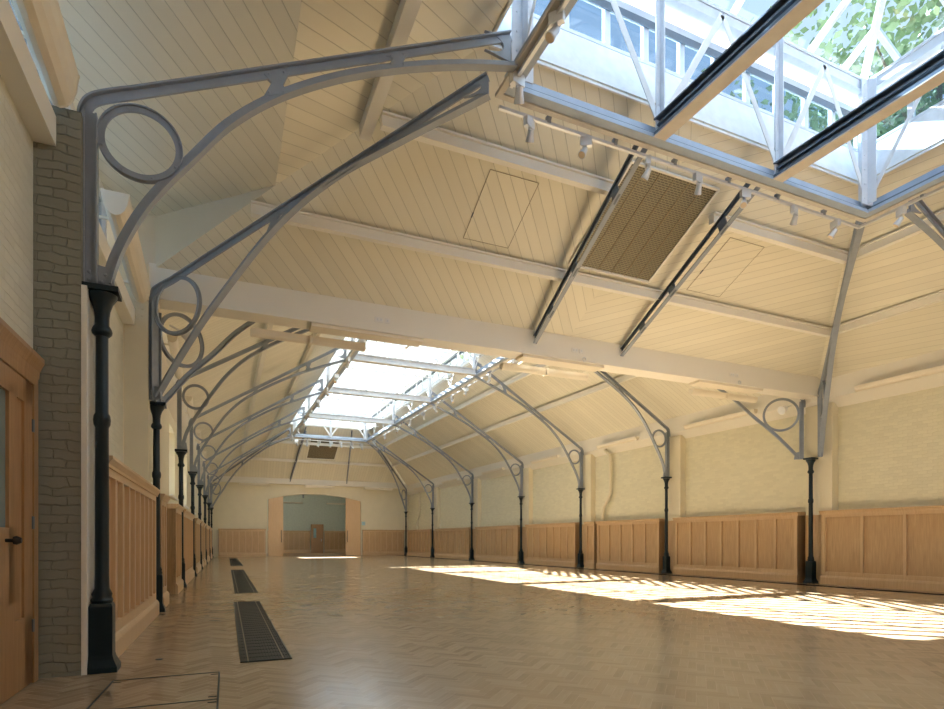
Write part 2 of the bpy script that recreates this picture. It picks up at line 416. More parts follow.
# end wall with the arched opening
OX0, OX1 = 3.62, 11.86
def archz(x):
    t = (x - (OX0 + OX1) / 2) / ((OX1 - OX0) / 2); return 4.42 + 0.50 * (1 - t * t)
def we(m):
    m.box(-1.70, OX0, 47.9, 48.3, 0, 6.05); m.box(OX1, 16.85, 47.9, 48.3, 0, 6.05)
    n = 16
    for k in range(n):
        a, b = OX0 + (OX1 - OX0) * k / n, OX0 + (OX1 - OX0) * (k + 1) / n
        m.prism([(a, archz(a)), (b, archz(b)), (b, 6.05), (a, 6.05)], 'y', 47.9, 48.3)
wall('wall_end', 'cream far end wall with a wide segmental arched opening', M['cream'], we)
# far room
wall('wall_far_room', 'pale grey green wall of the room beyond the opening', M['roomwall'], lambda m: (m.box(0, 16, 60.0, 60.3, 0, 6.4), m.box(-0.3, 0, 48.3, 60.3, 0, 6.4), m.box(16, 16.3, 48.3, 60.3, 0, 6.4)))
m = MB(True)
m.box(-0.3, 16.3, 48.31, 53.0, 6.4, 6.6); m.box(-0.3, 16.3, 55.0, 60.3, 6.4, 6.6); m.box(-0.3, 2.7, 53.0, 55, 6.4, 6.6); m.box(8.3, 16.3, 53.0, 55, 6.4, 6.6)
struct(m.build('ceiling_far_room', M['roomwall']), 'ceiling of the room beyond the opening', 'ceiling')
struct(MB().box(-60, 90, -60, 160, -0.6, -0.4).build('ground', M['ground']), 'paved ground outside the hall', 'ground')

# ------------------------------------------------------------------ roof slopes (ceiling)
EZ = 5.95
def pz_near_x(dx): return EZ + 0.5 * dx
LN = dict(x0=3.85, x1=11.05, y0=-1.1, y1=6.97, z=7.30)     # near lantern opening
LF = dict(x0=5.0, x1=10.45, y0=17.65, y1=41.35, z=8.28)    # far lantern opening
def slope(m, pts, ang, eu, ev):
    eu, ev = Vector(eu).normalized(), Vector(ev).normalized(); a = math.radians(ang)
    uv = []
    for p in pts:
        p = Vector((wx(p[0], p[1]), p[1], p[2])); u, v = p.dot(eu), p.dot(ev)
        uv.append((u * math.cos(a) + v * math.sin(a), -u * math.sin(a) + v * math.cos(a)))
    m.face(pts, uv)
def solid(o, t=0.08):
    md = o.modifiers.new('thickness', 'SOLIDIFY'); md.thickness = t; md.offset = 1.0 if True else 0; md.use_even_offset = False
    return o
def ceil_obj(name, label, faces):
    m = MB(True)
    for f in faces: slope(m, *f)
    o = m.build(name, M['board'])
    struct(o, label, 'ceiling'); return o
HB = 11.52                      # near hip meets the beam here
gx0, gx1, gy0, gy1 = LN['x0'] - 0.28, LN['x1'] + 0.28, LN['y0'] - 0.28, LN['y1'] + 0.28
gz = EZ + 0.5 * (HB - gy1)      # boards meet the lantern curb
def hz(t): return EZ + (gz - EZ) * t
# near hip slope: split for the two board directions (chevron on its centre line)
mx = (gx0 + gx1) / 2 + 0.0
ceil_obj('ceiling_near_hip', 'boarded hip slope between the near lantern and the tie beam', [
    ([(XL, HB, EZ), (7.6, HB, EZ), (mx, gy1, gz), (gx0, gy1, gz), (1.0, HB + (gy1 - HB) * (1.0 - XL) / (gx0 - XL), hz((1.0 - XL) / (gx0 - XL)))], 40, (1, 0, 0), (0, -1, 0.5)),
    ([(7.6, HB, EZ), (XR, HB, EZ), (gx1, gy1, gz), (mx, gy1, gz)], -60, (1, 0, 0), (0, -1, 0.5))])
FX = 1.0; tt = (FX - XL) / (gx0 - XL); FY = HB + (gy1 - HB) * tt; FZ = hz(tt)
yb = NEAR
ceil_obj('ceiling_near_left', 'boarded slope left of the near lantern above the flat strip', [
    ([(FX, yb, FZ), (FX, FY, FZ), (gx0, gy1, gz), (gx0, yb, gz)], -38, (0, 1, 0), (1, 0, 0.5))])
ceil_obj('ceiling_near_flat', 'flat boarded ceiling strip over the left clerestory', [
    ([(-1.75, yb, FZ), (-1.75, HB + 0.3, FZ), (XL, HB, FZ), (FX, FY, FZ), (FX, yb, FZ)], -58, (0, 1, 0), (1, 0, 0))])
ceil_obj('ceiling_near_right', 'boarded slope right of the near lantern', [
    ([(XR + 0.15, yb, EZ - 0.07), (XR + 0.15, HB, EZ - 0.07), (XR, HB, EZ), (gx1, gy1, gz), (gx1, yb, gz)], 100, (0, 1, 0), (-1, 0, 0.5))])
ceil_obj('ceiling_near_back', 'boarded ceiling behind the camera', [
    ([(gx0, yb, gz), (gx1, yb, gz), (gx1, gy0, gz), (gx0, gy0, gz)], 0, (1, 0, 0), (0, 1, 0))])
m = MB(True)   # vertical cheek above the hip
m.hexa([(XL, HB, EZ), (FX, FY, FZ - 0.001), (FX + 0.04, FY + 0.04, FZ - 0.001), (XL + 0.04, HB + 0.04, EZ)],
       [(XL, HB, FZ), (FX, FY, FZ + 0.03), (FX + 0.04, FY + 0.04, FZ + 0.03), (XL + 0.04, HB + 0.04, FZ)])
m.box(-1.75, XL + 0.02, HB, HB + 0.1, 5.3, FZ)
struct(m.build('trim_14', M['plainboard']), 'plain triangular cheek above the left hip of the near bay', 'cheek')
# far bay
BY1 = 11.98
hx0, hx1, hy0, hy1 = LF['x0'] - 0.25, LF['x1'] + 0.25, LF['y0'] - 0.25, LF['y1'] + 0.25
fz = EZ + 0.58 * (hx0 - XL)
ceil_obj('ceiling_far_left', 'boarded left slope of the far bay', [([(XL - 0.2, BY1, EZ - 0.05), (XL - 0.2, 47.6, EZ - 0.05), (hx0, hy1, fz), (hx0, hy0, fz)], 4, (0, 1, 0), (1, 0, 0.58))])
ceil_obj('ceiling_far_right', 'boarded right slope of the far bay', [([(XR + 0.15, BY1, EZ - 0.08), (XR + 0.15, 47.6, EZ - 0.08), (hx1, hy1, fz), (hx1, hy0, fz)], -4, (0, 1, 0), (-1, 0, 0.58))])
ceil_obj('ceiling_far_hip', 'boarded hip slope above the far end wall', [([(XL - 0.2, 47.6, EZ - 0.05), (XR + 0.15, 47.6, EZ - 0.05), (hx1, hy1, fz), (hx0, hy1, fz)], 2, (1, 0, 0), (0, -1, 0.5))])
ceil_obj('ceiling_far_near_hip', 'boarded hip slope just beyond the tie beam', [([(XL - 0.2, BY1, EZ - 0.05), (XR + 0.15, BY1, EZ - 0.08), (hx1, hy0, fz), (hx0, hy0, fz)], 2, (1, 0, 0), (0, 1, 0.6))])
# eaves fascias
def eave(name, label, prof, y0, y1):
    m = MB(True); m.prism(prof, 'y', y0, y1); return struct(m.build(name, M['beam']), label, 'eaves')
er = [(16.17, 5.93), (16.17, 5.32), (16.52, 5.06), (16.95, 5.06), (16.95, 5.93)]
eave('trim_15', 'cream eaves band along the right wall of the near bay', er, NEAR, 11.50)
eave('trim_16', 'cream eaves band along the right wall of the far bay', er, 11.50, 47.88)
el = [(-0.98, 5.95), (-0.98, 5.32), (-1.29, 5.06), (-1.75, 5.06), (-1.75, 5.95)]
eave('trim_17', 'cream eaves band along the left wall of the far bay', el, 11.86, 47.88)
m = MB(True); m.box(-1.2, 16.4, 47.35, 47.89, 5.62, 6.02); struct(m.build('trim_18', M['beam']), 'cream eaves band across the far end wall', 'eaves')
# unseen walls for light tightness above the slopes
m = MB(True)
m.box(16.95, 17.1, NEAR - .3, 48, 5.0, 9.5); m.box(-1.9, -1.75, 11.5, 48, 5.0, 9.5)
struct(m.build('wall_light_seal', M['brickR']), 'unseen outer walls above the eaves, keeping stray light out', 'wall')

# ------------------------------------------------------------------ tie beam
m = MB(True); m.box(-0.93, 16.15, 11.50, 11.98, 5.42, 6.02)
tb = m.build('tie_beam', M['beam']); tag(tb, 'big off-white box beam crossing the whole hall between the two lanterns', 'beam')

# ------------------------------------------------------------------ purlins
def purlin(label, p, q, wdt=0.12, h=0.17, group=None, rafter=False):
    m = MB(True); m.bar(p, q, wdt, h); m.bar(Vector(p) + Vector((0, 0, h / 2)), Vector(q) + Vector((0, 0, h / 2)), wdt + 0.09, 0.03)
    o = m.build('purlin', M['beam']); tag(o, label, 'purlin', group); return o
def nh(t, x): # point on the near hip slope, t 0 at beam, 1 at the lantern
    return (x, HB + (gy1 - HB) * t, hz(t) - 0.12)
for t, nm in ((0.338, 'lower'), (0.725, 'upper')):
    xa, xb = XL + (gx0 - XL) * t, XR + (gx1 - XR) * t
    if t < 0.5: purlin('long lower purlin crossing the near hip slope just below the mesh vent', nh(t, xa), nh(t, xb))
    else:
        purlin('upper purlin on the near hip slope, left of the mesh vent', nh(t, xa), nh(t, 6.42))
        purlin('upper purlin on the near hip slope, right of the mesh vent', nh(t, 8.74), nh(t, xb))
    if t > 0.5: purlin('%s purlin on near bay\'s left slope, leaving the frame' % nm, (XL + (gx0 - XL) * 0.68, yb + 0.2, hz(0.68) - 0.12), nh(0.68, XL + (gx0 - XL) * 0.68), 0.16, 0.22)
    purlin('%s purlin on near bay\'s right slope, at the photo\'s right edge' % nm, (xb, yb + 0.2, hz(t) - 0.12), nh(t, xb))
for t, nm in ((0.40, 'lower'), (0.72, 'upper')):
    xa, xb = XL + (hx0 - XL) * t, XR + (hx1 - XR) * t; z = EZ + (fz - EZ) * t - 0.12
    ya, yb2 = BY1 + (hy0 - BY1) * t, 47.6 + (hy1 - 47.6) * t
    purlin('%s purlin along the left slope of the far bay' % nm, (xa, ya, z), (xa, yb2, z))
    purlin('%s purlin along the right slope of the far bay' % nm, (xb, ya, z), (xb, yb2, z))
    purlin('%s purlin across the hip slope at the far end' % nm, (xa, yb2, z), (xb, yb2, z))
    purlin('%s purlin across the hidden slope just beyond the tie beam' % nm, (xa, ya, z), (xb, ya, z))

# ------------------------------------------------------------------ cast iron columns
def make_column():
    r = empty('cast_iron_column')
    m = MB()
    pl = [(0.14, 0.0), (0.14, 0.05), (0.108, 0.12), (0.098, 0.16), (0.098, 0.62), (0.088, 0.65)]
    for (a, z0), (b, z1) in zip(pl, pl[1:]):
        m.hexa([(-a, -a, z0), (a, -a, z0), (a, a, z0), (-a, a, z0)], [(-b, -b, z1), (b, -b, z1), (b, b, z1), (-b, b, z1)])
    m.build('base', M['iron'], r)
    m = MB(); m.lathe([(0.085, 0.65), (0.095, 0.68), (0.082, 0.71), (0.088, 0.74), (0.064, 0.79), (0.060, 0.9), (0.057, 2.33), (0.070, 2.36), (0.074, 2.40), (0.070, 2.44), (0.056, 2.47), (0.053, 3.20)])
    m.build('shaft', M['iron'], r)
    m = MB(); m.lathe([(0.058, 3.20), (0.082, 3.225), (0.088, 3.25), (0.08, 3.28), (0.062, 3.31), (0.062, 3.38), (0.07, 3.45), (0.092, 3.52), (0.125, 3.57), (0.13, 3.60), (0.10, 3.61)])
    m.box(-0.15, 0.15, -0.13, 0.13, 3.61, 3.66)
    m.build('capital', M['iron'], r); return r
col0 = make_column(); first = True
def side_label(i, side): return '%s column from the camera along the %s side' % (ORD[i], side)
for i, y in enumerate(YC):
    for side, x in (('left', XL), ('right', XR)):
        if side == 'right' and i == 0: pass
        c = col0 if first else copy_tree(col0); first = False
        c.location = (wx(x, y) + (0.05 if i == 0 and side == 'left' else 0), y, 0)
        if i == 0 and side == 'right': lb = 'dark iron column outside the right edge of the frame'
        else:
            k = i if side == 'left' else i - 1
            ex = {0: ' beside the brick pier', 1: ' under the left end of the tie beam'} if side == 'left' else {0: ' under the right end of the tie beam'}
            lb = 'slender dark blue-black iron column%s, %s along the %s side' % (ex.get(k, ''), ORD[k] if k < 7 or side == 'right' else 'farthest', side)
        tag(c, lb, 'column', 'cast iron columns along both sides of the hall')

# ------------------------------------------------------------------ arched trusses
NLOW = [(0.08, 3.72), (0.16, 4.02), (0.32, 4.4), (0.52, 4.74), (0.80, 5.12), (1.15, 5.58), (1.62, 6.01), (2.25, 6.42), (2.95, 6.76), (3.7, 7.05), (4.45, 7.28)]
FLOW = [(0.02, 3.72), (0.12, 4.1), (0.26, 4.4), (0.48, 4.78), (0.80, 5.3), (1.2, 5.85), (1.8, 6.42), (2.8, 7.05), (4.0, 7.65), (5.6, 8.28)]
HLOWN = [(0.02, 3.72), (0.5, 4.5), (1.0, 5.2), (1.83, 6.17), (2.6, 6.72), (3.4, 7.02), (4.45, 7.36)]
def make_truss(name, low, top0, tsl, run, k, ring, gus, heavy=1.0):
    """local +x runs inwards from the column; k stretches the run for diagonals"""
    r = empty(name); N = (0, 1, 0)
    st = M['steel']
    m = MB(); m.box(-0.10, -0.085, -0.06, 0.06, 3.66, top0 - 0.1); m.box(0.0, 0.015, -0.06, 0.06, 3.66, top0 - 0.12); m.box(-0.09, 0.005, -0.012, 0.012, 3.66, top0 - 0.1)
    m.build('upright', st, r)
    # top chord with a rounded shoulder
    sh = [(-0.09, top0 - 0.28), (-0.085, top0 - 0.12), (-0.03, top0 + 0.0), (0.10, top0 + 0.085)]
    tp = [Vector((a * 1.0, 0, z)) for a, z in sh] + [Vector((k * d, 0, top0 + 0.03 + tsl * d)) for d in (0.3, run * 0.5, run)]
    tp = spline(tp[:5], 4) + tp[5:]
    m = MB(); m.sweep(tp, N, 0.12 * heavy, 0.018, -0.045); m.sweep(tp, N, 0.024, 0.09 * heavy, 0.0)
    m.build('top_chord', st, r)
    lp = spline([Vector((k * d, 0, z)) for d, z in low], 5)
    m = MB(); m.sweep(lp, N, 0.12 * heavy, 0.018, 0.04); m.sweep(lp, N, 0.024, 0.08 * heavy, 0.0)
    m.build('bottom_chord', st, r)
    cx, cz, rr = ring
    m = MB(); m.annulus((cx, 0, cz), N, (1, 0, 0), rr - 0.065, rr, 0.024, 48); m.annulus((cx, 0, cz), N, (1, 0, 0), rr - 0.012, rr, 0.07, 48)
    for a in range(8): m.bolt((cx + (rr - 0.03) * math.cos(a * PI / 4 + 0.3), -0.01, cz + (rr - 0.03) * math.sin(a * PI / 4 + 0.3)), (0, -1, 0))
    for a in range(8): m.bolt((cx + (rr - 0.03) * math.cos(a * PI / 4 + 0.3), 0.01, cz + (rr - 0.03) * math.sin(a * PI / 4 + 0.3)), (0, 1, 0))
    m.build('ring', st, r)
    def lowz(d):
        for (a, za), (b, zb) in zip(low, low[1:]):
            if a <= d <= b: return za + (zb - za) * (d - a) / (b - a)
        return low[-1][1]
    for d in gus:
        z0, z1 = lowz(d) - 0.01, top0 + 0.03 + tsl * d
        m = MB(); x = k * d; e = 0.5 * 0.09
        q = [(x - 0.13, z0 - 0.05), (x + 0.13, z0 + 0.06), (x + 0.06, (z0 + z1) / 2), (x + 0.13, z1 + 0.05), (x - 0.13, z1 - 0.06), (x - 0.05, (z0 + z1) / 2)]
        m.prism(q, 'y', -0.022, 0.022)
        for s in (-1, 1):
            for (a, b) in ((-0.08, z0 + 0.0), (0.07, z0 + 0.05), (-0.08, z1 - 0.05), (0.07, z1 + 0.02)): m.bolt((x + a, s * 0.022, b), (0, s, 0))
        m.build('gusset', st, r)
    # foot plate on the column and end plate with the curved cut at the lantern
    m = MB(); m.prism([(-0.10, 3.66), (0.16, 3.66), (0.13, 3.86), (-0.10, 3.90)], 'y', -0.02, 0.02)
    for s in (-1, 1):
        for (a, b) in ((-0.05, 3.72), (0.05, 3.72), (-0.05, 3.8), (0.08, 3.79)): m.bolt((a, s * 0.02, b), (0, s, 0), 0.018, 0.018)
    m.build('foot_plate', st, r)
    xe = k * run; zt = top0 + 0.03 + tsl * run; zb = low[-1][1]
    arc = [(xe - 0.06 - 0.26 * math.cos(a) * 1.0, (zt + zb) / 2 + (zt - zb) * 0.36 * math.sin(a)) for a in [PI / 2 * q / 5 for q in range(5, -6, -1)]]
    arc = [(xe - 0.36 + 0.26 * math.cos(a), (zt + zb) / 2 + (zt - zb) * 0.36 * math.sin(a)) for a in [PI / 2 * q / 5 for q in range(5, -6, -1)]]
    m = MB()
    outer = [(xe - 0.36, zt - 0.02)] + [(xe, zt)] * 0
    for (a, za), (b, zb2) in zip(arc, arc[1:]):
        ta = (arc.index((a, za))) / 10; tb_ = (arc.index((b, zb2))) / 10
        m.hexa([(a, -0.02, za), (b, -0.02, zb2), (xe, -0.02, zt + (zb - zt) * tb_), (xe, -0.02, zt + (zb - zt) * ta)],
               [(a, 0.02, za), (b, 0.02, zb2), (xe, 0.02, zt + (zb - zt) * tb_), (xe, 0.02, zt + (zb - zt) * ta)])
    m.build('end_plate', st, r)
    return r
TN = make_truss('arched_truss', NLOW, 5.42, 0.49, LN['x0'] - 0.30 - XL, 1.0, (0.37, 5.14, 0.365), (1.62, 2.93))
TF = make_truss('arched_truss', FLOW, 5.48, 0.60, hx0 + 0.02 - XL, 1.0, (0.36, 5.10, 0.34), (2.15, 4.1))
def put_truss(src, x, y, side, label, use):
    t = src if use else copy_tree(src)
    t.location = (wx(x, y), y, 0); t.rotation_euler = (0, 0, 0 if side == 'left' else PI); t.scale = (scl(y), 1, 1)
    tag(t, label, 'roof truss', 'arched steel trusses rising from the columns to the lanterns'); return t
put_truss(TN, XL, YC[0], 'left', 'blue-grey arched truss with ring, nearest on the left, springing beside the brick pier', True)
put_truss(TN, XR, YC[0], 'right', 'arched truss descending at the right edge of the photo from the near lantern', False)
us = True
for i in range(2, 7):
    for side in ('left', 'right'):
        put_truss(TF, XL if side == 'left' else XR, YC[i], side, 'grey arched truss with ring, %s beyond the tie beam on the %s side' % (['first', 'second', 'third', 'fourth', 'fifth'][i - 2], side), us); us = False
def diag(low, top0, tsl, run, ring, gus, p, q, label):
    P = Vector((wx(p[0], p[1]), p[1])); Q = Vector((wx(q[0], q[1]), q[1])); L = (Q - P).length
    t = make_truss('hip_truss', low, top0, tsl, run, L / run, ring, gus)
    t.location = (P.x, P.y, 0); t.rotation_euler = (0, 0, math.atan2(Q.y - P.y, Q.x - P.x))
    tag(t, label, 'roof truss', 'diagonal hip trusses at the corners'); return t
diag(HLOWN, 5.45, 0.47, 4.45, (0.50, 5.20, 0.50), (1.83, 3.3), (XL, 11.42), (gx0 - 0.02, gy1 + 0.02), 'diagonal hip truss with large ring, from tie beam\'s left end to near lantern')
diag(HLOWN, 5.45, 0.47, 4.45, (0.50, 5.20, 0.50), (1.83, 3.3), (XR, 11.42), (gx1 + 0.02, gy1 + 0.02), 'diagonal hip truss from tie beam\'s right end up to the near lantern corner')
HF = [(0.02, 3.72), (0.45, 4.4), (0.9, 5.0), (1.4, 5.7), (2.2, 6.55), (3.2, 7.25), (4.3, 7.85), (5.6, 8.28)]
diag(HF, 5.48, 0.60, 5.6, (0.50, 5.02, 0.50), (2.3, 4.2), (XL, 12.05), (hx0, hy0), 'hip truss with ring from tie beam\'s left end, running into the far bay')
diag(HF, 5.48, 0.60, 5.6, (0.50, 5.02, 0.50), (2.3, 4.2), (XR, 12.05), (hx1, hy0), 'hip truss with large ring right below the right end of the tie beam')
diag(HF, 5.48, 0.60, 5.6, (0.50, 5.02, 0.44), (2.3, 4.2), (XL, YC[7]), (hx0, hy1), 'farthest diagonal hip truss in the left corner by the end wall')
diag(HF, 5.48, 0.60, 5.6, (0.50, 5.02, 0.44), (2.3, 4.2), (XR, YC[7]), (hx1, hy1), 'farthest diagonal hip truss in the right corner by the end wall')
# jack rafters on the hip slopes
def jack(p, q, label, n=2):
    r = empty('jack_rafter'); tag(r, label, 'rafter', 'straight steel rafters on the hip slopes')
    p, q = Vector(p), Vector(q); up = Vector((0, 0, 1))
    m = MB(True); m.bar(p, q, 0.09, 0.016); m.bar(p + up * 0.03, q + up * 0.03, 0.016, 0.05); m.build('bottom_chord', M['steel'], r)
    m = MB(True); m.bar(p + up * 0.17, q + up * 0.30, 0.09, 0.016); m.bar(p + up * 0.15, q + up * 0.27, 0.02, 0.07); m.build('top_chord', M['steelD'], r)
    for t in (0.2, 0.45, 0.8):
        c = p.lerp(q, t) + up * 0.1; d = (q - p).normalized()
        m = MB(True); m.bar(c - d * 0.1, c + d * 0.1, 0.03, 0.22); m.build('gusset', M['steelD'], r)
    return r
jack((6.67, 11.52, 5.66), (6.20, 7.27, 7.33), 'steel rafter left of the brown mesh ceiling vent')
jack((9.07, 11.52, 5.68), (8.62, 7.27, 7.33), 'steel rafter right of the brown mesh ceiling vent')
jack((5.45, 47.34, 5.8), (5.9, hy1, 8.75), 'distant rafter on the end hip slope left of the small vent')
jack((10.4, 47.34, 5.8), (9.4, hy1, 8.75), 'distant rafter on the end hip slope right of the small vent')

# ------------------------------------------------------------------ lanterns
def lantern(L, label, cross_x, cross_y, rise, zt, posts_x, posts_y, cz, gm, ch):
    """L opening; zt height of the upper frame; curb and glazing stand outside the inner truss plane"""
    r = empty('roof_lantern'); tag(r, label, 'roof lantern')
    x0, x1, y0, y1, z = L['x0'], L['x1'], L['y0'], L['y1'], L['z']
    g = 0.28
    # bottom frame: channel with soffit
    m = MB(True); d = MB(True); sf = MB(True)
    for (a, b, c, e) in ((x0 - g, x1 + g, y1, y1 + g), (x0 - g, x1 + g, y0 - g, y0), (x0 - g, x0, y0, y1), (x1, x1 + g, y0, y1)):
        pass
    def ringbox(mm, i0, i1, za, zb):
        mm.box(x0 - i1, x1 + i1, y1 + i0, y1 + i1, za, zb); mm.box(x0 - i1, x1 + i1, y0 - i1, y0 - i0, za, zb)
        mm.box(x0 - i1, x0 - i0, y0 - i0, y1 + i0, za, zb); mm.box(x1 + i0, x1 + i1, y0 - i0, y1 + i0, za, zb)
    ringbox(sf, 0.15, 0.235, z - 0.02, z + 0.03); ringbox(m, 0.0, 0.15, z, z + 0.025); ringbox(m, 0.0, 0.02, z + 0.025, z + 0.06); ringbox(d, 0.06, 0.12, z + 0.03, z + 0.12); ringbox(m, 0.10, 0.14, z + 0.12, z + 0.24)
    sf.build('soffit', M['beige'], r); m.build('bottom_frame', M['steelB'], r); d.build('channel', M['steelD'], r)
    # curb lining: beige below, white above, leaning slightly outwards
    def panel(za, zb, ia, ib, nm, mt):
        p = MB(True); t = 0.03
        A = [(x0 - ia, y0 - ia), (x1 + ia, y0 - ia), (x1 + ia, y1 + ia), (x0 - ia, y1 + ia)]
        B = [(x0 - ib, y0 - ib), (x1 + ib, y0 - ib), (x1 + ib, y1 + ib), (x0 - ib, y1 + ib)]
        for i in range(4):
            j = (i + 1) % 4; n = [(0, -t), (t, 0), (0, t), (-t, 0)][i]
            a = [(A[i][0], A[i][1], za), (A[j][0], A[j][1], za), (A[j][0] + n[0], A[j][1] + n[1], za), (A[i][0] + n[0], A[i][1] + n[1], za)]
            b = [(B[i][0], B[i][1], zb), (B[j][0], B[j][1], zb), (B[j][0] + n[0], B[j][1] + n[1], zb), (B[i][0] + n[0], B[i][1] + n[1], zb)]
            p.hexa(a, b)
        p.build(nm, mt, r)
    panel(cz - 0.06, cz + ch, 0.29, 0.45, 'lining', M['white'])
    zs, zh = cz + ch, zt - 0.12
    # clerestory windows, outside
    wnd = MB(True); gl = MB(True); io = 0.44
    ringbox(wnd, io, io + 0.10, zs, zs + 0.05); ringbox(wnd, io - 0.02, io + 0.12, zh - 0.12, zh)
    def mull(a, b, n, horiz, c):
        for k in range(n + 1):
            t = a + (b - a) * k / n
            if horiz: wnd.box(t - 0.05, t + 0.05, c - 0.04, c + 0.04, zs, zh)
            else: wnd.box(c - 0.04, c + 0.04, t - 0.05, t + 0.05, zs, zh)
    nx = max(3, int((x1 - x0) / 0.62)); ny = int((y1 - y0) / 0.75)
    for c in (y1 + io + 0.05, y0 - io - 0.05): mull(x0 - io, x1 + io, nx, True, c)
    for c in (x0 - io - 0.05, x1 + io + 0.05): mull(y0 - io, y1 + io, ny, False, c)
    for c in (y1 + io + 0.05, y0 - io - 0.05): gl.box(x0 - io, x1 + io, c - 0.004, c + 0.004, zs, zh)
    for c in (x0 - io - 0.05, x1 + io + 0.05): gl.box(c - 0.004, c + 0.004, y0 - io, y1 + io, zs, zh)
    wnd.build('clerestory_frame', M['steelL'], r); gl.build('clerestory_pane', gm, r)
    up = MB(True); ringbox(up, 0.04, 0.16, zt - 0.16, zt); ringbox(up, 0.02, io + 0.14, zt, zt + 0.05); up.build('upper_frame', M['steelL'], r)
    dk = MB(True); ringbox(dk, io - 0.03, io - 0.005, zh - 0.24, zh - 0.12); dk.build('dark_blind_rail', M['steelD'], r)  # dark steel rail just below the clerestory head
    # posts and braces
    po = []
    for px in [x0 + 0.05] + list(posts_x) + [x1 - 0.05]:
        for py in (y1 - 0.02, y0 + 0.02): po.append((px, py, 'x'))
    for py in posts_y:
        for px in (x0 + 0.02, x1 - 0.02): po.append((px, py, 'y'))
    for (px, py, ax) in po:
        m = MB(True); corner = px in (x0 + 0.05, x1 - 0.05) and ax == 'x'
        wd = 0.16 if corner else 0.085
        m.box(px - wd, px + wd, py - 0.008, py + 0.008, z + 0.12, zt) if ax == 'x' else m.box(px - 0.008, px + 0.008, py - wd, py + wd, z + 0.12, zt)
        m.box(px - 0.008, px + 0.008, py - wd, py + wd, z + 0.12, zt) if ax == 'x' else m.box(px - wd, px + wd, py - 0.008, py + 0.008, z + 0.12, zt)
        s = -1
        for k in range(18 if corner else 4):
            zz = z + 0.22 + k * 0.13
            if zz > zt - 0.05: break
            m.bolt((px + (0.09 if k % 2 else -0.09) * (1 if corner else 0.5), py - 0.01, zz), (0, -1, 0), 0.014, 0.012)
        m.build('post', M['steelL'], r)
    # zig-zag braces
    xs = [x0 + 0.05] + list(posts_x) + [x1 - 0.05]; ys = sorted([y0 + 0.02] + list(posts_y) + [y1 - 0.02])
    for py in (y1 - 0.01, y0 + 0.01):
        for a, b in zip(xs, xs[1:]):
            c = (a + b) / 2
            for (p, q) in (((a, z + 0.2), (c, zt - 0.1)), ((b, z + 0.2), (c, zt - 0.1))):
                MB(True).bar((p[0], py, p[1]), (q[0], py, q[1]), 0.012, 0.105).build('brace', M['white'], r)
    for px in (x0 + 0.01, x1 - 0.01):
        for a, b in zip(ys, ys[1:]):
            n = max(1, round((b - a) / 2.6))
            for k in range(n):
                aa, bb = a + (b - a) * k / n, a + (b - a) * (k + 1) / n; c = (aa + bb) / 2
                for (p, q) in (((aa, z + 0.2), (c, zt - 0.1)), ((bb, z + 0.2), (c, zt - 0.1))):
                    MB(True).bar((px, p[0], p[1]), (px, q[0], q[1]), 0.012, 0.075, (0, 0, 1)).build('brace', M['white'], r)
    # crossbars over the opening
    def crossbar(a, b):
        e = MB(True); dx = Vector(b) - Vector(a); sx = Vector((dx.y, -dx.x, 0)).normalized()
        e.bar(a, b, 0.22, 0.02); e.build('crossbar', M['beige'], r)
        q = MB(True); q.bar(Vector(a) + Vector((0, 0, 0.13)), Vector(b) + Vector((0, 0, 0.13)), 0.05, 0.23)
        q.bar(Vector(a) + Vector((0, 0, 0.25)), Vector(b) + Vector((0, 0, 0.25)), 0.22, 0.02); q.bar(Vector(a) + Vector((0, 0, 0.16)) - sx * 0.05, Vector(b) + Vector((0, 0, 0.16)) - sx * 0.05, 0.05, 0.03)
        q.bar(Vector(a) + Vector((0, 0, 0.03)) - sx * 0.10, Vector(b) + Vector((0, 0, 0.03)) - sx * 0.10, 0.012, 0.06)
        q.bar(Vector(a) + Vector((0, 0, 0.03)) + sx * 0.10, Vector(b) + Vector((0, 0, 0.03)) + sx * 0.10, 0.012, 0.06)
        q.build('crossbar_web', M['steelD'] if cross_x else M['steelL'], r)
    for cx in cross_x: crossbar((cx, y0, z + 0.01), (cx, y1, z + 0.01))
    for cy in cross_y: crossbar((x0, cy, z + 0.01), (x1, cy, z + 0.01))
    # glazed hipped roof
    o = io + 0.1; X0, X1, Y0, Y1 = x0 - o, x1 + o, y0 - o, y1 + o; zr = zt + 0.06
    if (Y1 - Y0) > (X1 - X0) * 1.3:
        half = (X1 - X0) / 2; R0, R1 = (CEN * 0 + (X0 + X1) / 2, Y0 + half, zr + rise), ((X0 + X1) / 2, Y1 - half, zr + rise)
    else:
        hh = (Y1 - Y0) / 2; half = (X1 - X0) / 2; h = min(hh, half)
        R0, R1 = ((X0 + X1) / 2, Y0 + h, zr + rise), ((X0 + X1) / 2, Y1 - h, zr + rise)
    c = [(X0, Y0, zr), (X1, Y0, zr), (X1, Y1, zr), (X0, Y1, zr)]
    faces = [[c[0], c[1], R0], [c[1], c[2], R1, R0], [c[2], c[3], R1], [c[3], c[0], R0, R1]]
    for f in faces:
        MB(True).face(f).build('roof_glazing', gm, r)
    hip = MB(True)
    for a, b in ((c[0], R0), (c[1], R0), (c[2], R1), (c[3], R1), (R0, R1)): hip.bar(a, b, 0.10, 0.14)
    hip.build('hip_bar', M['white'], r)
    gb = MB(True); step = 0.9 if (Y1 - Y0) < 14 else 0.62
    n = int((Y1 - Y0) / step)
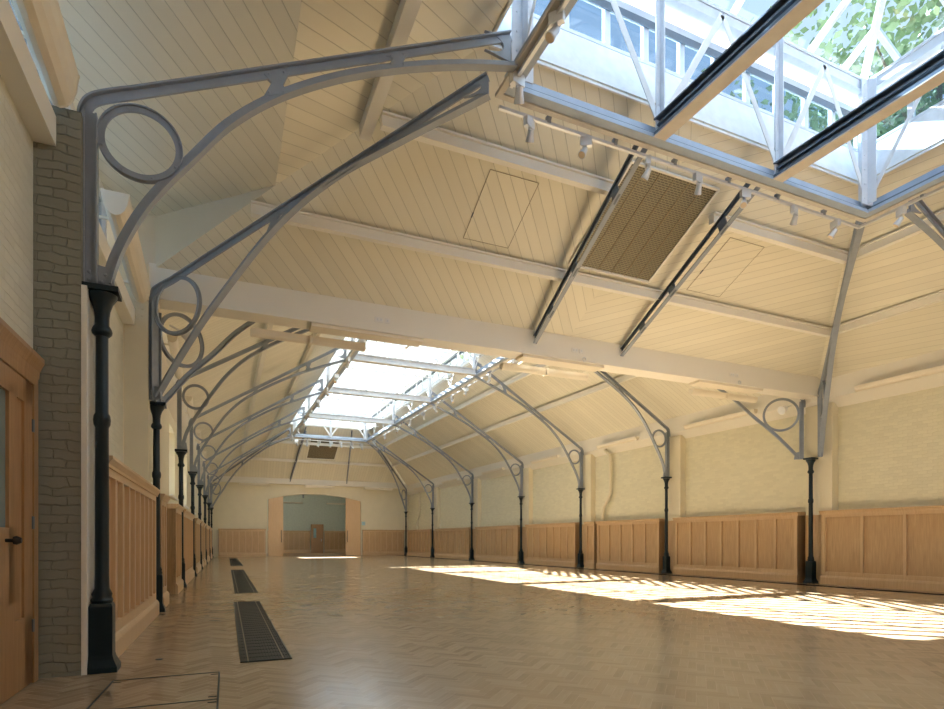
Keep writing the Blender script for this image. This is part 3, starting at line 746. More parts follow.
    for k in range(1, n):
        y = Y0 + (Y1 - Y0) * k / n; t = min(1, (y - Y0) / (R0[1] - Y0), (Y1 - y) / (Y1 - R1[1]))
        for xe in (X0, X1): gb.bar((xe, y, zr), (xe + (R0[0] - xe) * t, y, zr + rise * t), 0.07, 0.11)
    n = int((X1 - X0) / step)
    for k in range(1, n):
        x = X0 + (X1 - X0) * k / n; t = min(1, (x - X0) / (R0[0] - X0), (X1 - x) / (X1 - R0[0]))
        gb.bar((x, Y0, zr), (x, Y0 + (R0[1] - Y0) * t, zr + rise * t), 0.07, 0.11); gb.bar((x, Y1, zr), (x, Y1 + (R1[1] - Y1) * t, zr + rise * t), 0.07, 0.11)
    gb.build('glazing_bars', M['white'], r)
    # mid rail (purlin) of the roof
    ml = MB(True); t = 0.45
    def P(cn, rn): return Vector(cn).lerp(Vector(rn), t) - Vector((0, 0, 0.08))
    pts = [P(c[0], R0), P(c[1], R0), P(c[2], R1), P(c[3], R1)]
    for a, b in zip(pts, pts[1:] + pts[:1]): ml.bar(a, b, 0.07, 0.09)
    ml.build('glazing_purlin', M['white'], r)
    return r
lan1 = lantern(LN, 'large white glazed roof lantern at the top right, over the near bay', [6.22, 8.72], [], 2.2, 9.72, [6.22, 8.72], [4.3, 1.6], gz, M['glassN'], 0.72)
lan2 = lantern(LF, 'long glazed roof lantern over the far bay, beyond the tie beam', [], [22.94, 28.39, 34.65], 2.4, 10.3, [7.7], [22.94, 28.39, 34.65], fz, M['glass'], 0.25)
# tie rods in the far lantern
for k, y in enumerate((25.6, 31.5, 38.0)):
    m = MB(True); m.bar((5.0, y, 8.75), (10.45, y, 8.75), 0.04, 0.04); m.build('tie_rod', M['white'], lan2)

# ------------------------------------------------------------------ lighting track and spotlights
def track(label, pts, ups):
    r = empty('lighting_track'); tag(r, label, 'track')
    for a, b in zip(pts, pts[1:]):
        m = MB(True); m.bar(a, b, 0.045, 0.045); m.build('rail', M['silver'], r)
    for p, dxy in ups:
        m = MB(True); p = Vector(p); m.bar(p, p + Vector((dxy[0], dxy[1], 0.16)), 0.05, 0.02); m.box(p.x - 0.03, p.x + 0.03, p.y - 0.03, p.y + 0.03, p.z, p.z + 0.1)
        m.build('bracket', M['steel'], r)
    return r
TY = gy1 + 0.05; TZ = 7.24
track('silver lighting track under the far edge of the near lantern', [(3.72, TY, TZ), (11.30, TY, TZ), (11.30, 1.0, TZ)],
      [((x, TY, TZ), (0, -0.12)) for x in (4.5, 5.65, 6.8, 7.95, 9.1, 10.3)] + [((11.30, y, TZ), (-0.12, 0)) for y in (6.2, 4.6, 3.0)])
track('track along the left edge of the near lantern beside the arched truss', [(3.70, 6.9, TZ), (3.70, 1.0, TZ)], [((3.70, y, TZ), (0.1, 0)) for y in (5.6, 4.0)])
fx0, fx1 = LF['x0'] - 0.3, LF['x1'] + 0.3; FT = 8.18
track('long lighting track along the right edge of the far lantern', [(fx1, 18.0, FT), (fx1, 41.5, FT)], [((fx1, y, FT), (-0.12, 0)) for y in range(19, 41, 3)])
track('long lighting track along the left edge of the far lantern', [(fx0, 18.0, FT), (fx0, 41.5, FT)], [((fx0, y, FT), (0.12, 0)) for y in range(19, 41, 3)])
track('short lighting track below the far end of the far lantern', [(fx0, 41.75, FT), (fx1, 41.75, FT)], [((x, 41.75, FT), (0, -0.12)) for x in (6, 7.7, 9.4)])
def make_spot():
    r = empty('track_spotlight')
    MB().box(-0.085, 0.085, -0.035, 0.035, -0.13, 0.0).build('adapter_box', M['silver'], r)
    m = MB(); m.box(-0.012, 0.012, -0.012, 0.012, -0.17, -0.12); m.build('stem', M['silver'], r)
    d = Vector((0.35, 0.45, -0.8)).normalized(); c = Vector((0.03, 0.0, -0.20))
    m = MB(); m.tube([c - d * 0.06, c - d * 0.05, c + d * 0.02, c + d * 0.09, c + d * 0.10], [0.025, 0.042, 0.048, 0.06, 0.058], 16); m.build('lamp_head', M['silver'], r)
    m = MB(); m.tube([c + d * 0.099, c + d * 0.104], [0.05, 0.048], 16); m.build('lens', M['lens'], r)
    return r
sp0 = make_spot(); used = [False]
def spot(x, y, z, rz, label, s=1.0):
    o = copy_tree(sp0) if used[0] else sp0; used[0] = True
    o.location = (wx(x, y), y, z - 0.018); o.rotation_euler = (0, 0, rz); o.scale = (s, s, s)
    tag(o, label, 'spotlight', 'silver spotlights on the lantern tracks')
nl = ['leftmost', 'second from the left', 'third from the left', 'fourth from the left', 'fifth from the left', 'sixth from the left', 'rightmost']
for k, x in enumerate((4.19, 5.14, 6.28, 7.29, 8.35, 9.54, 10.63)):
    spot(x, TY, TZ, [0.4, 2.6, 1.0, 0.2, 2.9, 0.3, 1.4][k], 'silver spotlight %s on the track under the near lantern\'s far edge' % nl[k])
spot(11.30, 6.55, TZ, 1.2, 'silver spotlight just round the right corner of the near lantern track')
spot(11.30, 5.5, TZ, 0.8, 'silver spotlight cut by the right edge of the photo')
spot(3.70, 6.72, TZ + 0.05, 0.2, 'spotlight at the left corner of the near lantern, facing sideways', 1.15)
spot(3.70, 5.75, TZ + 0.05, 2.2, 'spotlight with warm lens near the photo\'s top edge beside the arched truss', 1.05)
for k, y in enumerate((19.9, 22.1, 24.5, 26.1, 28.4, 30.2, 32.4, 34.7, 37.5, 40.2)): spot(fx1, y, FT, k * 1.3, 'small spotlight on the far lantern\'s right track, %s from the camera' % ORD[k], 1.25)
for k, y in enumerate((19.9, 22.3, 24.7, 27.1, 29.5, 32, 34.5, 37.5, 40.2)): spot(fx0, y, FT, k * 1.7, 'small spotlight on the far lantern\'s left track, %s from the camera' % ORD[k], 1.25)
for k, x in enumerate((5.2, 6.0, 6.9, 7.8, 8.6, 9.4, 10.2)): spot(x, 41.75, FT, k * 1.1, 'tiny spotlight under the far end of the far lantern, %s' % nl[k], 1.4)

# ------------------------------------------------------------------ linear wall lights
def linear_light(p, L, rz, label, wd=0.24, h=0.15, flip=False, tilt=0.0, bracket=0.25, halves=False, dark_end=False):
    r = empty('linear_light', p, rz); tag(r, label, 'light fitting', 'long enamelled light fittings'); r.rotation_euler = (tilt, 0, rz)
    prof = [(-wd / 2, h * 0.55)] + [(-wd / 2 + wd * 0.04 + (wd * 0.92) * (0.5 - 0.5 * math.cos(PI * t / 8)), h * 0.4 - h * 0.9 * math.sin(PI * t / 8) * (1 if not flip else 1)) for t in range(0, 9)] + [(wd / 2, h * 0.55)]
    m = MB(); m.prism([(a, b) for a, b in prof], 'x', -L / 2, L / 2); m.build('housing', M['fixture'], r)
    for s in (-1, 1):
        m = MB(); m.prism([(a * 1.04, b * 1.04) for a, b in prof], 'x', s * L / 2 - 0.012, s * L / 2 + 0.012); m.build('end_cap', M['fixture'], r)
    m = MB(); m.tube([(-L / 2 + 0.05, 0, h * 0.62), (L / 2 - 0.05, 0, h * 0.62)], 0.02, 10); m.build('fluorescent_tube', M['tube'], r)
    if halves:
        m = MB(); m.box(-0.02, 0.02, -wd / 2 - 0.012, wd / 2 + 0.012, -h * 0.52, h * 0.6); m.build('joint_strap', M['fixture'], r)
    if bracket:
        for s in (-1, 1):
            m = MB(); m.box(s * L * 0.35 - 0.02, s * L * 0.35 + 0.02, wd / 2 - 0.03, wd / 2 + bracket, 0.0, 0.03); m.build('bracket', M['fixture'], r)
    return r
# near left: big uplights hanging in front of the clerestory (local -y faces the room)
linear_light((wx(-1.02, 4.6), 4.5, 5.30), 3.7, -PI / 2 + PI, 'large cream uplight at the top left corner in front of the clerestory', 0.30, 0.30, bracket=0.2)
linear_light((wx(-0.98, 9.7), 9.75, 5.33), 2.9, -PI / 2 + PI, 'large cream uplight behind the nearest left column above the ledge', 0.30, 0.26, bracket=0.2)
FL = [(8.3, 5.0), (15.0, 3.0), (20.3, 2.6), (25.9, 2.6), (31.6, 2.8), (38.0, 2.8), (44.0, 2.6)]
for k, (y, L) in enumerate(FL):
    if k == 0: y, L = 8.0, 4.8
    linear_light((wx(15.98, y), y, 5.36), L, -PI / 2, 'cream light fitting on the right eaves band, %s from the camera' % ORD[k], 0.20, 0.13, bracket=0.12)
    if k: linear_light((wx(-0.78, y), y, 5.36), L, PI / 2, 'cream light fitting on the left eaves band of the far bay, %s from the camera' % ORD[k - 1], 0.20, 0.13, bracket=0.12)
for k, (a, b) in enumerate(((1.29, 3.77), (6.71, 9.25), (11.98, 14.63))):
    linear_light(((wx((a + b) / 2, 47.2)), 47.2, 5.46), (b - a) * scl(47), 0, 'pale light fitting on the far end wall, %s' % ['left of the opening', 'centred above the opening', 'right of the opening'][k], 0.22, 0.16, bracket=0.12)
for k, (a, b) in enumerate(((6.4, 8.5), (11.3, 13.5))):
    linear_light(((wx((a + b) / 2, 59.8)), 59.75, 4.92), (b - a) * scl(59), 0, 'light fitting inside the far room, %s of its door' % ['left', 'right'][k], 0.2, 0.14, bracket=0.12)
bn = ['left, beside the far lantern', 'centre, right of the far lantern', 'right end above the large ring']
for k, (a, b) in enumerate(((0.74, 2.95), (6.17, 8.5), (11.9, 14.3))):
    linear_light(((a + b) / 2, 12.16, 5.26), b - a, PI, 'twin light fitting slung under the tie beam, ' + bn[k], 0.20, 0.14, bracket=0.0, halves=True)
    r = empty('lamp_tray', (0, 0, 0)); tag(r, 'flat cream tray fixed to the underside of the tie beam, ' + ['above the left fitting', 'above the middle fitting', 'above the right fitting'][k], 'light tray', 'trays under the tie beam')
    a2, b2 = ((1.8, 4.05), (4.1, 4.2), (11.6, 13.9))[k] if k != 1 else (6.4, 8.6)
    m = MB(True); m.box(a2, b2, 11.56, 11.92, 5.36, 5.419); m.build('tray', M['fixture'], r)
    m = MB(True)
    for x in (a2 + 0.2, b2 - 0.2): m.box(x - 0.02, x + 0.02, 11.92, 12.14, 5.36, 5.38)
    m.build('strap', M['fixture'], r)

# ------------------------------------------------------------------ ceiling vent and hatches
def on_hip(x, y, dz=0.0): return (x, y, EZ + 0.5 * (HB - y) + dz)
r = empty('ceiling_vent'); tag(r, 'large brown metal mesh vent in the near hip slope between two rafters', 'vent')
m = MB(True); vx0, vx1, vy0, vy1 = 6.54, 8.50, 8.02, 9.90
a = [on_hip(vx0, vy1, -0.03), on_hip(vx1, vy1, -0.03), on_hip(vx1, vy0, -0.03), on_hip(vx0, vy0, -0.03)]
b = [on_hip(vx0, vy1, -0.005), on_hip(vx1, vy1, -0.005), on_hip(vx1, vy0, -0.005), on_hip(vx0, vy0, -0.005)]
m.hexa(a, b); m.build('mesh_panel', M['mesh'], r)
m = MB(True)
ring4 = [a[0], a[1], a[2], a[3]]
for p, q in zip(ring4, ring4[1:] + ring4[:1]): m.bar(Vector(p) - Vector((0, 0, 0.005)), Vector(q) - Vector((0, 0, 0.005)), 0.05, 0.035)
m.build('frame', M['beam'], r)
m = MB(True)
for k in range(1, 6):
    x = vx0 + (vx1 - vx0) * k / 6; m.bar(on_hip(x, vy1, -0.036), on_hip(x, vy0, -0.036), 0.012, 0.01)
m.build('mesh_ribs', simple('brass rib', (0.30, 0.24, 0.14), 0.5), r)
def hatch(name, x0, x1, y0, y1, label, zf):
    r = empty(name); tag(r, label, 'hatch')
    m = MB(True); q = [(x0, y1), (x1, y1), (x1, y0), (x0, y0)]
    A = [(x, y, zf(x, y) - 0.012) for x, y in q]; B = [(x, y, zf(x, y) - 0.001) for x, y in q]
    i = len(m.f); m.hexa(A, B)
    c, s_ = math.cos(math.radians(60 if x0 > 8 else -27)), 0
    m.build('hatch_panel', M['plainboard'], r)
    m = MB(True)
    for p, q2 in zip(A, A[1:] + A[:1]): m.bar(Vector(p) - Vector((0, 0, 0.002)), Vector(q2) - Vector((0, 0, 0.002)), 0.012, 0.008)
    m.build('edge_groove', M['wooddark'] if False else M['steelD'], r)
def hatch_boards(o): pass
nz = lambda x, y: EZ + 0.5 * (HB - y)
# hatches drawn as grooved outlines in the boards
def outline(x0, x1, y0, y1, label, zf):
    r = empty('ceiling_hatch'); tag(r, label, 'hatch')
    q = [(x0, y1), (x1, y1), (x1, y0), (x0, y0)]
    A = [Vector((x, y, zf(x, y) - 0.010)) for x, y in q]
    m = MB(True)
    B = [p + Vector((0, 0, 0.008)) for p in A]
    m.hexa(A, B)
    o = m.build('hatch_panel', M['board'], r)
    ang = math.radians(40 if x0 < 7 else -60); uvl = o.data.uv_layers[0]
    for l in o.data.loops:
        p = o.data.vertices[l.vertex_index].co; u = p.x; v = (-p.y + 0.5 * p.z) / math.sqrt(1.25)
        uvl.data[l.index].uv = (u * math.cos(ang) + v * math.sin(ang), -u * math.sin(ang) + v * math.cos(ang))
    m = MB(True)
    for p, q2 in zip(A, A[1:] + A[:1]): m.bar(p, q2, 0.010, 0.006)
    m.build('edge_bead', simple('shadow gap grey', (0.30, 0.26, 0.18), 0.7), r)
    m = MB(True); p = A[3].lerp(A[0], 0.6); m.bar(p, p + Vector((0, 0.09, -0.045)), 0.02, 0.012); m.build('hinge', M['steelD'], r)
outline(4.25, 5.16, 8.72, 9.88, 'boarded access hatch outlined in the slope left of the brown mesh vent', nz)
outline(9.55, 10.5, 8.72, 9.90, 'boarded access hatch outlined in the slope right of the brown mesh vent', nz)
fzh = lambda y: EZ + (fz - EZ) * (47.6 - y) / (47.6 - hy1)
r = empty('ceiling_vent'); tag(r, 'small brown vent panel high in the far end slope', 'vent')
A = [(x, y, fzh(y) - 0.05) for x, y in ((6.45, 44.9), (8.75, 44.9), (8.75, 42.75), (6.45, 42.75))]
B = [(p[0], p[1], p[2] + 0.03) for p in A]
MB(True).hexa(A, B).build('mesh_panel', M['mesh'], r)
m = MB(True)
for p, q in zip(A, A[1:] + A[:1]): m.bar(Vector(p) - Vector((0, 0, 0.01)), Vector(q) - Vector((0, 0, 0.01)), 0.06, 0.03)
m.build('frame', M['beam'], r)

# ------------------------------------------------------------------ panelling
def wainscot(p0, p1, n, label, depth=0.12, h=2.10, face=1, mat='wood', name='wainscot', grp='oak wainscot units along the walls'):
    """unit whose face runs from p0 to p1 (world xy, already warped); room lies on the left of p0->p1 when face = 1"""
    P0, P1 = Vector(p0), Vector(p1); L = (P1 - P0).length; ang = math.atan2(P1.y - P0.y, P1.x - P0.x)
    r = empty(name, (P0.x, P0.y, 0), ang); tag(r, label, 'panelling', grp)
    W = M[mat]
    # local: x along, room towards -y*face... build with the face at y=0 and the body at +y
    s = -1 if face == 1 else 1      # body direction
    def Y(a): return a * s
    def bx(m, x0, x1, a, b, z0, z1): m.box(x0, x1, min(Y(a), Y(b)), max(Y(a), Y(b)), z0, z1)
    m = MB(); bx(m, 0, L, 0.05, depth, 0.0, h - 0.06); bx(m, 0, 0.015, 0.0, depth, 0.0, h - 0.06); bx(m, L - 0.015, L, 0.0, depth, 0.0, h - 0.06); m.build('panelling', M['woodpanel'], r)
    m = MB(); st = 0.075; zb, zt = 0.36, h - 0.19
    bx(m, 0, L, 0.0, 0.05, 0.24, zb); bx(m, 0, L, 0.0, 0.05, zt, h - 0.06)
    for k in range(n + 1):
        c = st * 0.9 + (L - st * 1.8) * k / n; wdt = st * (1.25 if k in (0, n) else 1)
        bx(m, max(0, c - wdt / 2 - (st * .3 if k == 0 else 0)), min(L, c + wdt / 2 + (st * .3 if k == n else 0)), 0.0, 0.05, zb, zt)
    m.build('frame', W, r)
    m = MB()
    pr = [(0.02, h - 0.11), (-0.02, h - 0.11), (-0.025, h - 0.08), (-0.045, h - 0.05), (-0.06, h - 0.03), (-0.06, h), (depth, h), (depth, h - 0.11)]
    m.prism([(Y(a), b) for a, b in pr], 'x', -0.04, L + 0.04); m.build('cap_rail', W, r)
    m = MB()
    pr = [(-0.045, 0.0), (-0.045, 0.19), (-0.03, 0.22), (-0.012, 0.245), (0.02, 0.25), (0.02, 0.0)]
    m.prism([(Y(a), b) for a, b in pr], 'x', -0.02, L + 0.02); m.build('skirting', W, r)
    return r
XF = 16.06     # right face
RU = [(6.0 - 3.2, 10.9 + 0.5, 8, None), (12.15, 17.1, 7, None), (17.9, 21.75, 5, None), (21.95, 22.62, 1, None), (23.4, 27.9, 7, None), (28.8, 34.1, 8, None), (35.1, 40.9, 9, None), (41.9, 47.1, 8, None)]
lab = ['to the right of the tie beam column', 'between the tie beam column and the next one', 'wide section between second and third right column', 'narrow single panel section beside the third right column',
       'beyond the third right column', 'beyond the fourth right column', 'beyond the fifth right column', 'last before the far right corner']
for (a, b, n, _), lb in zip(RU, lab):
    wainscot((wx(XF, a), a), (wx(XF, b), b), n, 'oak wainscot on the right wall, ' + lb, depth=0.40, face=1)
# recessed strips behind the right columns
for k, (a, b) in enumerate(((11.40, 12.15), (17.1, 17.9), (22.62, 23.4), (27.9, 28.8), (34.1, 35.1), (40.9, 41.9))):
    o = MB(True).box(WR - 0.17, WR - 0.02, a + 0.06, b - 0.06, 0, 2.0).build('wainscot_infill', M['wood']); tag(o, 'recessed oak strip behind the %s right column' % ORD[k], 'panelling', 'recessed strips behind the columns')
LU = [(6.9, 11.28, 9), (12.1, 13.12, 2), (15.3, 17.1, 3), (17.85, 22.5, 8), (24.6, 28.0, 6), (28.85, 31.4, 4), (32.4, 34.2, 3), (35.1, 41.0, 9), (41.9, 47.0, 8)]
llab = ['between the two nearest left columns', 'short unit just beyond the tie beam column', 'unit standing before the third left column', 'beyond the third left column', 'far left unit with end box before the fifth column', 'behind the fifth left column',
        'small unit before the sixth left column', 'beyond the sixth left column', 'last before the far left corner']
for (a, b, n), lb in zip(LU, llab):
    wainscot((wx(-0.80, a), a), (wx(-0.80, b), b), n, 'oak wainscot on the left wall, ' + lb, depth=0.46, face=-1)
wainscot((wx(-0.3, 47.75), 47.76), (wx(3.45, 47.76), 47.76), 7, 'oak wainscot on the far end wall left of the opening', depth=0.12, face=-1, h=2.13)
wainscot((wx(12.0, 47.75), 47.76), (wx(16.0, 47.76), 47.76), 7, 'oak wainscot on the far end wall right of the opening', depth=0.12, face=-1, h=2.13)
wainscot((wx(1.0, 59.8), 59.8), (wx(9.4, 59.8), 59.8), 14, 'oak wainscot in the far room left of its door', depth=0.15, face=-1, h=2.2)
wainscot((wx(11.05, 59.8), 59.8), (wx(15.5, 59.8), 59.8), 8, 'oak wainscot in the far room right of its door', depth=0.15, face=-1, h=2.2)

# ------------------------------------------------------------------ doors
for k, (a, b) in enumerate(((3.68, 4.92), (10.42, 11.80))):
    r = empty('sliding_door'); tag(r, 'tall pale oak sliding door leaf at the %s side of the arched opening' % ['left', 'right'][k], 'door', 'sliding leaves of the arched opening')
    m = MB(True); m.hexa([(a, 47.80, 0.02), (b, 47.80, 0.02), (b, 47.88, 0.02), (a, 47.88, 0.02)], [(a, 47.80, archz(a)), (b, 47.80, archz(b)), (b, 47.88, archz(b)), (a, 47.88, archz(a))])
    m.build('leaf', M['wood'], r)
    hx = b - 0.16 if k == 0 else a + 0.16
    m = MB(True); m.tube([(hx, 47.72, 1.1), (hx, 47.72, 2.05)], 0.03, 8)
    for z in (1.18, 1.97): m.tube([(hx, 47.72, z), (hx, 47.80, z)], 0.02, 8)
    m.build('pull_handle', M['black'], r)
r = struct(empty('door_2'), 'oak door with narrow glazed pane in the far room wall', 'door')
m = MB(True); m.box(9.5, 9.65, 59.85, 60, 0, 2.85); m.box(10.8, 10.95, 59.85, 60, 0, 2.85); m.box(9.5, 10.95, 59.85, 60, 2.72, 2.85); m.build('frame', M['wooddark'], r)
m = MB(True); m.box(9.65, 10.8, 59.9, 59.98, 0.01, 2.72); m.build('leaf', M['wooddark'], r)
m = MB(True); m.box(9.8, 10.1, 59.87, 59.905, 1.5, 2.45); m.build('pane', M['sign'], r)
m = MB(True); m.box(10.66, 10.74, 59.84, 59.905, 1.15, 1.4); m.build('handle', M['silver'], r)
# near left door
r = struct(empty('door_1'), 'oak door with glazed slit and moulded architrave at the left edge', 'door')
xw = -1.29
m = MB(True); m.box(xw, xw + 0.05, 6.30, 6.42, 0, 2.72); m.box(xw, xw + 0.05, 4.30, 4.42, 0, 2.72); m.box(xw, xw + 0.05, 4.42, 6.30, 2.62, 2.72)
m.build('architrave', M['wooddark'], r)
m = MB(True); m.prism([(xw, 2.70), (xw + 0.05, 2.70), (xw + 0.055, 2.76), (xw + 0.07, 2.80), (xw + 0.09, 2.84), (xw + 0.09, 2.88), (xw, 2.88)], 'y', 4.2, 6.45); m.build('cornice', M['wooddark'], r)
lf = MB(True)
for (a, b, z0, z1) in ((5.38, 5.44, 0.01, 2.61), (6.07, 6.29, 0.01, 2.61), (5.70, 5.88, 0.75, 2.5), (5.38, 6.29, 2.42, 2.61), (5.38, 6.29, 0.01, 0.6), (5.44, 5.84, 0.6, 1.35)): lf.box(xw + 0.005, xw + 0.04, a, b, z0, z1)
for (a, b, z0, z1) in ((4.43, 4.55, 0.01, 2.61), (5.25, 5.37, 0.01, 2.61), (4.43, 5.37, 2.42, 2.61), (4.43, 5.37, 0.01, 0.78)): lf.box(xw + 0.005, xw + 0.04, a, b, z0, z1)
lf.build('leaf', M['wooddark'], r)
m = MB(True); m.box(xw + 0.005, xw + 0.02, 5.88, 6.07, 0.6, 2.42); m.box(xw + 0.005, xw + 0.02, 4.55, 5.25, 0.78, 2.42); m.build('recessed_panel', M['wooddark'], r)
m = MB(True); m.box(xw + 0.008, xw + 0.016, 5.44, 5.70, 1.35, 2.42); m.build('pane', simple('grey door glass', (0.18, 0.24, 0.24), 0.1), r)
m = MB(True); m.tube([(xw + 0.04, 5.62, 1.25), (xw + 0.10, 5.62, 1.25)], [0.015, 0.015], 10); m.tube([(xw + 0.09, 5.62, 1.25), (xw + 0.11, 5.62, 1.25), (xw + 0.14, 5.62, 1.25)], [0.03, 0.035, 0.02], 12); m.build('knob', M['black'], r)
for z in (0.45, 1.35, 2.2):
    m = MB(True); m.box(xw + 0.04, xw + 0.052, 6.27, 6.31, z, z + 0.11); m.build('hinge', M['steelD'], r)

# ------------------------------------------------------------------ pipes, floodlights, sockets, sign
def pipe(name, pts, rr, label, cat='pipe'):
    r = empty(name); tag(r, label, cat); pts = [Vector((wx(p[0], p[1]), p[1], p[2])) for p in pts]
    MB().tube(pts, rr, 12).build('pipe_run', M['cream'], r)
    for t in (0.15, 0.85):
        i = 0 if t < 0.5 else len(pts) - 2; c = pts[i].lerp(pts[i + 1], 0.4)
        MB().tube([c - Vector((0, 0, 0.03)), c + Vector((0, 0, 0.03))], rr * 1.3, 12).build('collar', M['cream'], r)
pipe('drain_pipe', [(16.2, 21.35, 5.25), (16.3, 21.2, 5.0), (16.33, 21.15, 4.7), (16.33, 21.15, 3.35), (16.33, 21.3, 3.05), (16.33, 21.62, 2.75), (16.33, 21.68, 2.5), (16.33, 21.68, 2.05)], 0.08, 'cream drain pipe with an offset bend on the right wall beyond the third column')
pipe('drain_pipe', [(16.33, 44.9, 5.1), (16.33, 44.9, 3.3), (16.33, 45.5, 2.7), (16.33, 45.5, 2.05)], 0.07, 'thin drain pipe on the right wall near the far corner')
for side, (x, z), lb in (('l', (-0.45, 5.10), 'small white floodlight seen through the rings at the left end of the tie beam'), ('r', (15.55, 5.15), 'small white floodlight inside the large ring at the right end of the tie beam')):
    r = empty('floodlight', (x, 12.15, z)); tag(r, lb, 'floodlight')
    s = 1 if side == 'l' else -1
    MB().tube([(0.22 * s * -1, 0, 0.10), (0, 0, 0)], 0.02, 8).build('arm', M['plate'], r)
    MB().tube([(-0.05 * s, 0, 0), (0.0, 0, 0), (0.10 * s, 0, -0.05), (0.17 * s, 0, -0.08)], [0.04, 0.08, 0.12, 0.13], 16).build('lamp_head', M['plate'], r)
    MB().tube([(0.17 * s, 0, -0.08), (0.175 * s, 0, -0.082)], 0.115, 16).build('lens', M['silver'], r)
for k, (x, lb) in enumerate(((3.2, 'left part of the tie beam'), (7.83, 'middle of the tie beam'), (12.78, 'right part of the tie beam'))):
    r = empty('socket_plate'); tag(r, 'white twin socket plate on the face of the ' + lb, 'socket', 'socket plates on the tie beam')
    m = MB(True); m.box(x - 0.19, x - 0.02, 11.488, 11.499, 5.60, 5.70); m.box(x + 0.02, x + 0.12, 11.488, 11.499, 5.60, 5.70); m.build('plate', M['plate'], r)
    m = MB(True)
    for dx in (-0.15, -0.08, 0.055): m.box(x + dx, x + dx + 0.03, 11.482, 11.489, 5.63, 5.67)
    m.build('switch', M['silver'], r)
    if k:
        m = MB(True); m.annulus((x + 0.14, 11.47, 5.46), (0, 1, 0), (1, 0, 0), 0.035, 0.05, 0.02, 20); m.box(x + 0.13, x + 0.15, 11.47, 11.5, 5.50, 5.52); m.build('pull_ring', M['silver'], r)
r = tag(MB(True).box(11.95, 12.25, 47.86, 47.895, 2.5, 2.78).build('wall_sign', M['sign']), 'small light blue sign on the end wall right of the opening', 'sign')
# pendant bar seen in the far room
MBo = MB(True).box(8.45, 8.62, 59.3, 59.5, 5.4, 6.35).build('ceiling_bracket', M['steel']); tag(MBo, 'short grey bracket hanging in the far room', 'bracket')

# ------------------------------------------------------------------ floor grilles and hatch
def grille(x0, x1, y0, y1, label):
    r = empty('floor_grille'); tag(r, label, 'floor grille', 'dark grilles let into the floor')
    MB(True).box(x0, x1, y0, y1, 0.0005, 0.003).build('tray', M['black'], r)
    m = MB(True); t = 0.018
    for a, b, c, d in ((x0, x1, y0, y0 + t), (x0, x1, y1 - t, y1), (x0, x0 + t, y0, y1), (x1 - t, x1, y0, y1)): m.box(a, b, c, d, 0.001, 0.012)
    m.build('frame', M['grille'], r)
    m = MB(True); n = 17
    for k in range(1, n):
        x = x0 + (x1 - x0) * k / n; m.box(x - 0.005, x + 0.005, y0, y1, 0.003, 0.010)
    yy = y0 + 0.02
    while yy < y1: m.box(x0, x1, yy, yy + 0.006, 0.003, 0.008); yy += 0.22
    m.build('slats', M['grille'], r)
    m = MB(True)
    for x in (x0 + 0.07, x1 - 0.09): m.box(x, x + 0.012, y0, y1, 0.003, 0.0115)
    m.build('brass_strip', simple('dull brass', (0.20, 0.17, 0.10), 0.4, 0.4), r)
grille(0.42, 0.92, 6.45, 12.75, 'dark slatted floor grille nearest the camera')
grille(0.48, 1.0, 15.0, 26.7, 'dark floor grille, second along the left side')
grille(0.52, 1.1, 30.9, 44.0, 'dark floor grille farthest away near the end wall')
r = empty('floor_hatch'); tag(r, 'inlaid floor access hatch outline in the bottom left corner', 'hatch')
m = MB(True)
for a, b in (((-0.62, 6.09), (0.23, 6.09)), ((0.23, 6.09), (0.23, 4.2)), ((-0.62, 6.09), (-0.66, 4.2)), ((-0.64, 5.06), (0.23, 5.06))):
    m.bar((a[0], a[1], 0.002), (b[0], b[1], 0.002), 0.014, 0.004)
m.build('metal_edging', M['grille'], r)
for x, y in ((0.19, 6.0), (0.19, 5.15), (0.19, 4.97), (-0.58, 6.0)):
    m = MB(True); m.box(x - 0.03, x + 0.03, y - 0.006, y + 0.006, 0.001, 0.005); m.build('lifting_slot', M['grille'], r)
o = tag(MB(True).lathe([(0.035, 0.0), (0.035, 0.004), (0.03, 0.005)], 16, (-0.35, 7.0)).build('floor_socket', M['grille']), 'small round brass socket cover on the floor near the nearest column', 'socket')

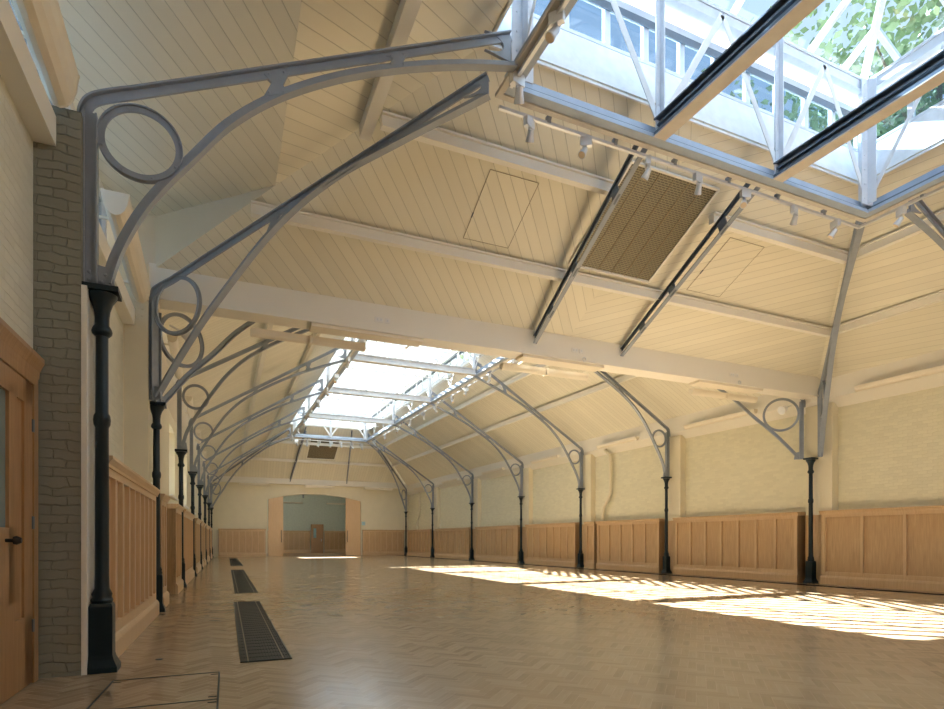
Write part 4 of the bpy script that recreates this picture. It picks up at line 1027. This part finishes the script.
# ------------------------------------------------------------------ trees outside, seen through the lantern glass
def make_tree(h, cr, seed):
    rnd = random.Random(seed); r = empty('leafy_tree')
    m = MB(); m.tube([(0, 0, -0.4), (0.1, 0, h * 0.3), (-0.1, 0.1, h * 0.6), (0, 0, h * 0.92)], [0.42, 0.34, 0.22, 0.06], 10); m.build('trunk', M['bark'], r)
    m = MB(); tips = []
    for k in range(16):
        a = rnd.uniform(0, 2 * PI); z0 = h * rnd.uniform(0.35, 0.8); L = cr * rnd.uniform(0.5, 0.95) * (1 - 0.4 * abs(z0 / h - 0.55))
        p = Vector((math.cos(a) * L, math.sin(a) * L, z0 + L * 0.5)); m.tube([(0, 0, z0), (p.x * 0.5, p.y * 0.5, z0 + L * 0.15), p], [0.13, 0.08, 0.03], 6); tips.append(p)
        tips.append(Vector((p.x * 0.55, p.y * 0.55, z0 + L * 0.35)))
    m.build('branches', M['bark'], r)
    m = MB(); tips.append(Vector((0, 0, h)))
    for t in tips:
        for k in range(300):
            d = Vector((rnd.gauss(0, 1), rnd.gauss(0, 1), rnd.gauss(0, 0.75))) * cr * 0.24; c = t + d
            u = Vector((rnd.uniform(-1, 1), rnd.uniform(-1, 1), rnd.uniform(-1, 1))).normalized(); v = u.cross(Vector((rnd.random(), rnd.random(), 1))).normalized(); s = rnd.uniform(0.09, 0.2)
            m.face([c - u * s, c + v * s * 0.6, c + u * s, c - v * s * 0.6])
    m.build('foliage', M['leaf'], r); return r
T0 = make_tree(21, 6.0, 3)
for k, (x, y, s, rz, lb) in enumerate(((23, 12, 1.0, 0, 'beyond the right corner of the near lantern'), (20.5, 28, 1.12, 1.3, 'seen through the middle of the near lantern'), (37, 27, 1.1, 2.2, 'farther back behind the others on the right'),
                                       (27, -3, 0.95, 4.0, 'at the far right edge of the near lantern glass'))):
    t = T0 if k == 0 else copy_tree(T0)
    t.location = (x, y, -0.4); t.rotation_euler = (0, 0, rz); t.scale = (s, s, s)
    tag(t, 'leafy green tree outside, ' + lb, 'tree', 'trees outside the glass roof')
# unseen wall added outside the left windows to hold back daylight
struct(MB().box(-6.5, -5.9, -8, 60, -0.4, 8.0).build('wall_daylight_block', M['brickP']), 'added brick wall outside the left windows, blocking daylight', 'wall')
